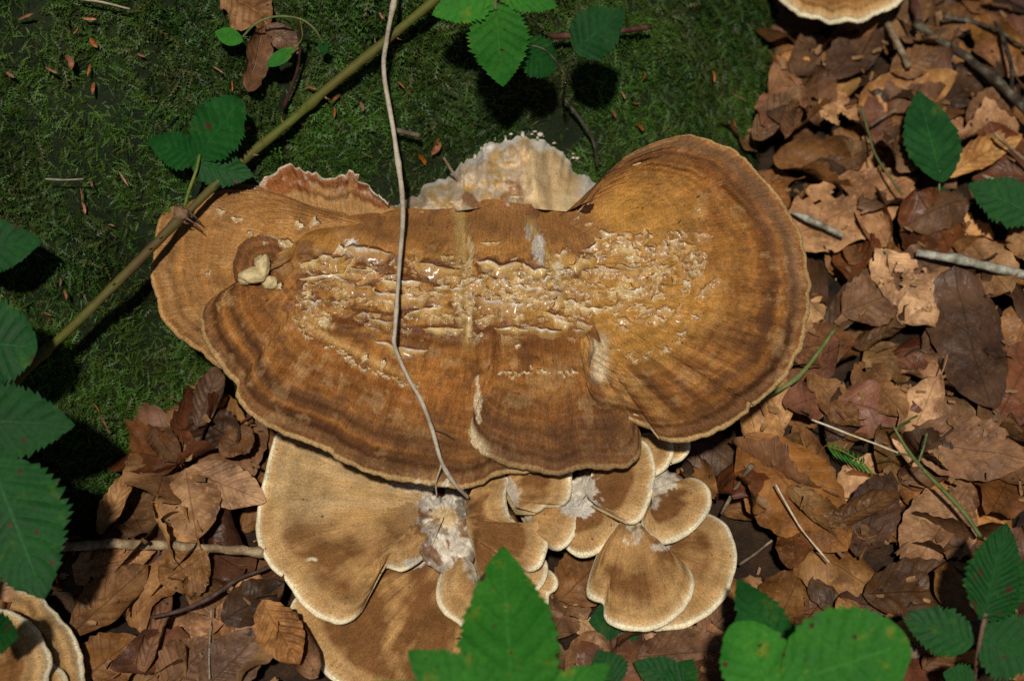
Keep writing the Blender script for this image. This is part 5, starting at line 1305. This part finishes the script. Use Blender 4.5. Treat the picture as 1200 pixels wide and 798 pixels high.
stick('twig', [(910, 568), (925, 595), (945, 625), (972, 658)], [0.0007, 0.0007], 'straw', 'fine pale stalk lying on the largest smooth brown leaf', 'stem', off=0.006)
stick('twig', [(1010, 125), (1018, 160), (1030, 190), (1058, 228)], [0.0009, 0.0010], 'green_stem', 'thin olive stem left of the upright green leaf', 'stem', off=0.007)
stick('twig', [(1020, 148), (1038, 136), (1053, 127)], [0.0014, 0.0008], 'twig', 'short budded twig left of the upright green leaf', off=0.009)
stick('twig', [(1165, 155), (1185, 175), (1210, 195)], [0.0016, 0.0016], 'twig', 'brown stick right of the curved orange-tan leaf', off=0.006)
stick('twig', [(1150, 205), (1175, 215), (1205, 222)], [0.0016, 0.0016], 'twig', 'thin brown stick above the notched green leaf', off=0.006)
stick('twig', [(1045, 775), (1060, 768), (1075, 762)], [0.0040, 0.0036], 'twig', 'stubby light brown stick end by the bottom right leaf', off=0.02)
stick('twig', [(1128, 738), (1150, 730)], [0.0040, 0.0036], 'twig', 'stubby stick end between the lower right bramble leaves', off=0.03)
stick('twig', [(245, 795), (246, 750), (248, 712)], [0.0005, 0.0005], 'straw', 'fine pale stalk standing among the lower left leaves', 'stem', off=0.005)

# green fern tip in the litter
fern = thing('fern_tip', 'small green fern tip lying in the litter above the forked stem', 'fern', tuple(UP(1000, 545, .02)))
fz = hz(1000, 545, .010)
tube('stem', [UP(968, 522, fz), UP(990, 530, fz + .003), UP(1015, 545, fz)], [0.0006, 0.0004], M['green_stem'], fern, 6, n=10)
for k in range(8):
    t = k / 7; x, y = 970 + 42 * t, 523 + 20 * t
    for sg in (-1, 1):
        leaf_on(fern, (x, y, fz + .002), (x + 6 + sg * 6, y + (15 if sg > 0 else -9), fz + .001), 2.6, 'leaf_bright', serr=0, prof='narrow', nu=10, nv=5, corr=0.0, cord=0, name='frond')

# ------------------------------------------------------------------ bits lying on the moss
BITS = [(90, 35, 16, 6, 2.2), (80, 74, 22, 14, 1.2), (60, 82, 20, 6, .5), (104, 82, 16, 6, 1.8), (110, 50, 18, 9, 1.0), (109, 104, 18, 7, 1.7), (12, 88, 14, 8, .6), (95, 228, 20, 6, 1.4), (98, 244, 18, 6, 1.3), (106, 216, 10, 6, 1.2),
        (145, 210, 26, 5, 1.0), (122, 497, 30, 5, 1.1), (112, 478, 20, 4, .9), (130, 265, 10, 5, .2), (256, 82, 18, 4, .6), (290, 150, 10, 8, 0), (272, 100, 18, 4, 1.5), (365, 103, 16, 7, .3), (393, 115, 18, 6, 2.4), (392, 132, 14, 5, 1.6),
        (448, 20, 14, 7, 1.0), (470, 100, 14, 5, .8), (424, 125, 14, 6, 1.2), (730, 112, 13, 6, 1.0), (746, 121, 12, 5, .1), (750, 150, 14, 7, .7), (720, 134, 12, 6, 1.1), (755, 90, 12, 4, 2.0), (866, 114, 26, 4, .5), (836, 90, 18, 6, 1.4),
        (510, 172, 26, 18, 2.0), (495, 188, 18, 12, 1.0), (705, 28, 10, 5, .3), (30, 20, 24, 6, -.4), (105, 22, 20, 7, .1), (166, 65, 12, 8, .4), (70, 330, 12, 5, 1.6), (76, 345, 14, 6, 1.3), (56, 368, 12, 6, .4), (40, 580, 12, 7, .2), (860, 145, 10, 5, 1.2), (640, 20, 10, 5, .8)]
BMARK = [(130, 5, 'pale corner straw'), (75, 212, 'white needle'), (235, 165, 'three bramble leaflets'), (300, 65, 'grey-brown moss leaf'), (390, 100, 'green cane'), (460, 60, 'top of the dry stem'), (480, 158, 'short broken twig'),
         (590, 60, 'bright top leaves'), (700, 30, 'darker top leaves'), (740, 130, 'dark creeping stalk'), (860, 110, 'edge of the moss'), (20, 290, 'topmost left-edge leaf'), (60, 370, 'lower end of the cane'), (80, 490, 'third left-edge leaf'), (60, 80, 'upper left edge')]
bseen = {}
for k, (x, y, l, w, a) in enumerate(BITS):
    l, w = l * 0.85, w * (0.65 + 0.4 * ((k * 5) % 7) / 6)
    x0, y0, x1, y1 = x - math.cos(a) * l / 2, y - math.sin(a) * l / 2, x + math.cos(a) * l / 2, y + math.sin(a) * l / 2
    b, t = SURF(x0, y0, .004 + .006 * ((k * 7) % 5) / 4), SURF(x1, y1, .006 + .005 * ((k * 3) % 4) / 3); n = NORM(*b[:2])
    m, L = frame(b, t, n)
    me = leaf_mesh('bud_scale', L=L, W=w * 0.0007, prof='narrow', nu=10, nv=6, veins=1, corr=0, roll=1.6, crump=0.0008, seed=k)
    me.materials.append(M['scale']); o = link('bud_scale', me, None); o.matrix_world = m
    mk = min(BMARK, key=lambda q: math.hypot(q[0] - x, q[1] - y)); dx, dy = x - mk[0], y - mk[1]
    rel_ = ('right of' if dx > 0 else 'left of') if abs(dx) > abs(dy) else ('below' if dy > 0 else 'above')
    if math.hypot(dx, dy) < 16: rel_ = 'at'
    lab = '%s orange bud scale on the moss %s the %s' % ('long thin' if l > 3.4 * w else 'broad' if w > 9 else 'tiny' if l < 13 else 'small', rel_, mk[2])
    bseen.setdefault(lab, []).append((o, x, y)); tag(o, lab, 'bud scale', 'orange bud scales in the moss')
dedupe(bseen)
def mstick(pts, rad, mat, label, off=0.014, name='twig', cat='twig'):
    t = thing(name, label, cat, tuple(SURF(*pts[0], 0)))
    tube('shaft', np.array([SURF(x, y, off) for x, y in pts]), rad, M[mat], t, 6, 0.15, 3, n=16); return t
mstick([(53, 210), (75, 211), (98, 210)], [0.0007, 0.0007], 'straw', 'white straight needle lying on the moss at the left', 0.016, 'needle', 'needle')
mstick([(90, -2), (120, 3), (152, 11)], [0.0011, 0.0008], 'straw', 'pale straw lying on the moss in the top left corner')
mstick([(635, 44), (665, 42), (700, 40), (762, 32)], [0.0020, 0.0026], 'twig_red', 'reddish-brown twig behind the two darker leaves at the top', 0.022)
mstick([(462, 152), (478, 156), (491, 159)], [0.0016, 0.0022], 'twig', 'short broken twig in the moss beside the dry stem', 0.016)
mstick([(520, 185), (534, 208), (545, 226), (565, 234)], [0.0010, 0.0007], 'twig', 'thin brown twig lying on the pale torn tissue', 0.03)
mstick([(660, 115), (680, 140), (695, 165), (700, 195)], [0.0012, 0.0014], 'twig_dark', 'dark stalk creeping over the moss above the pale torn tissue', 0.014)
mstick([(918, 66), (920, 82), (919, 98)], [0.0013, 0.0010], 'straw', 'short straw at the right edge of the moss', 0.012)
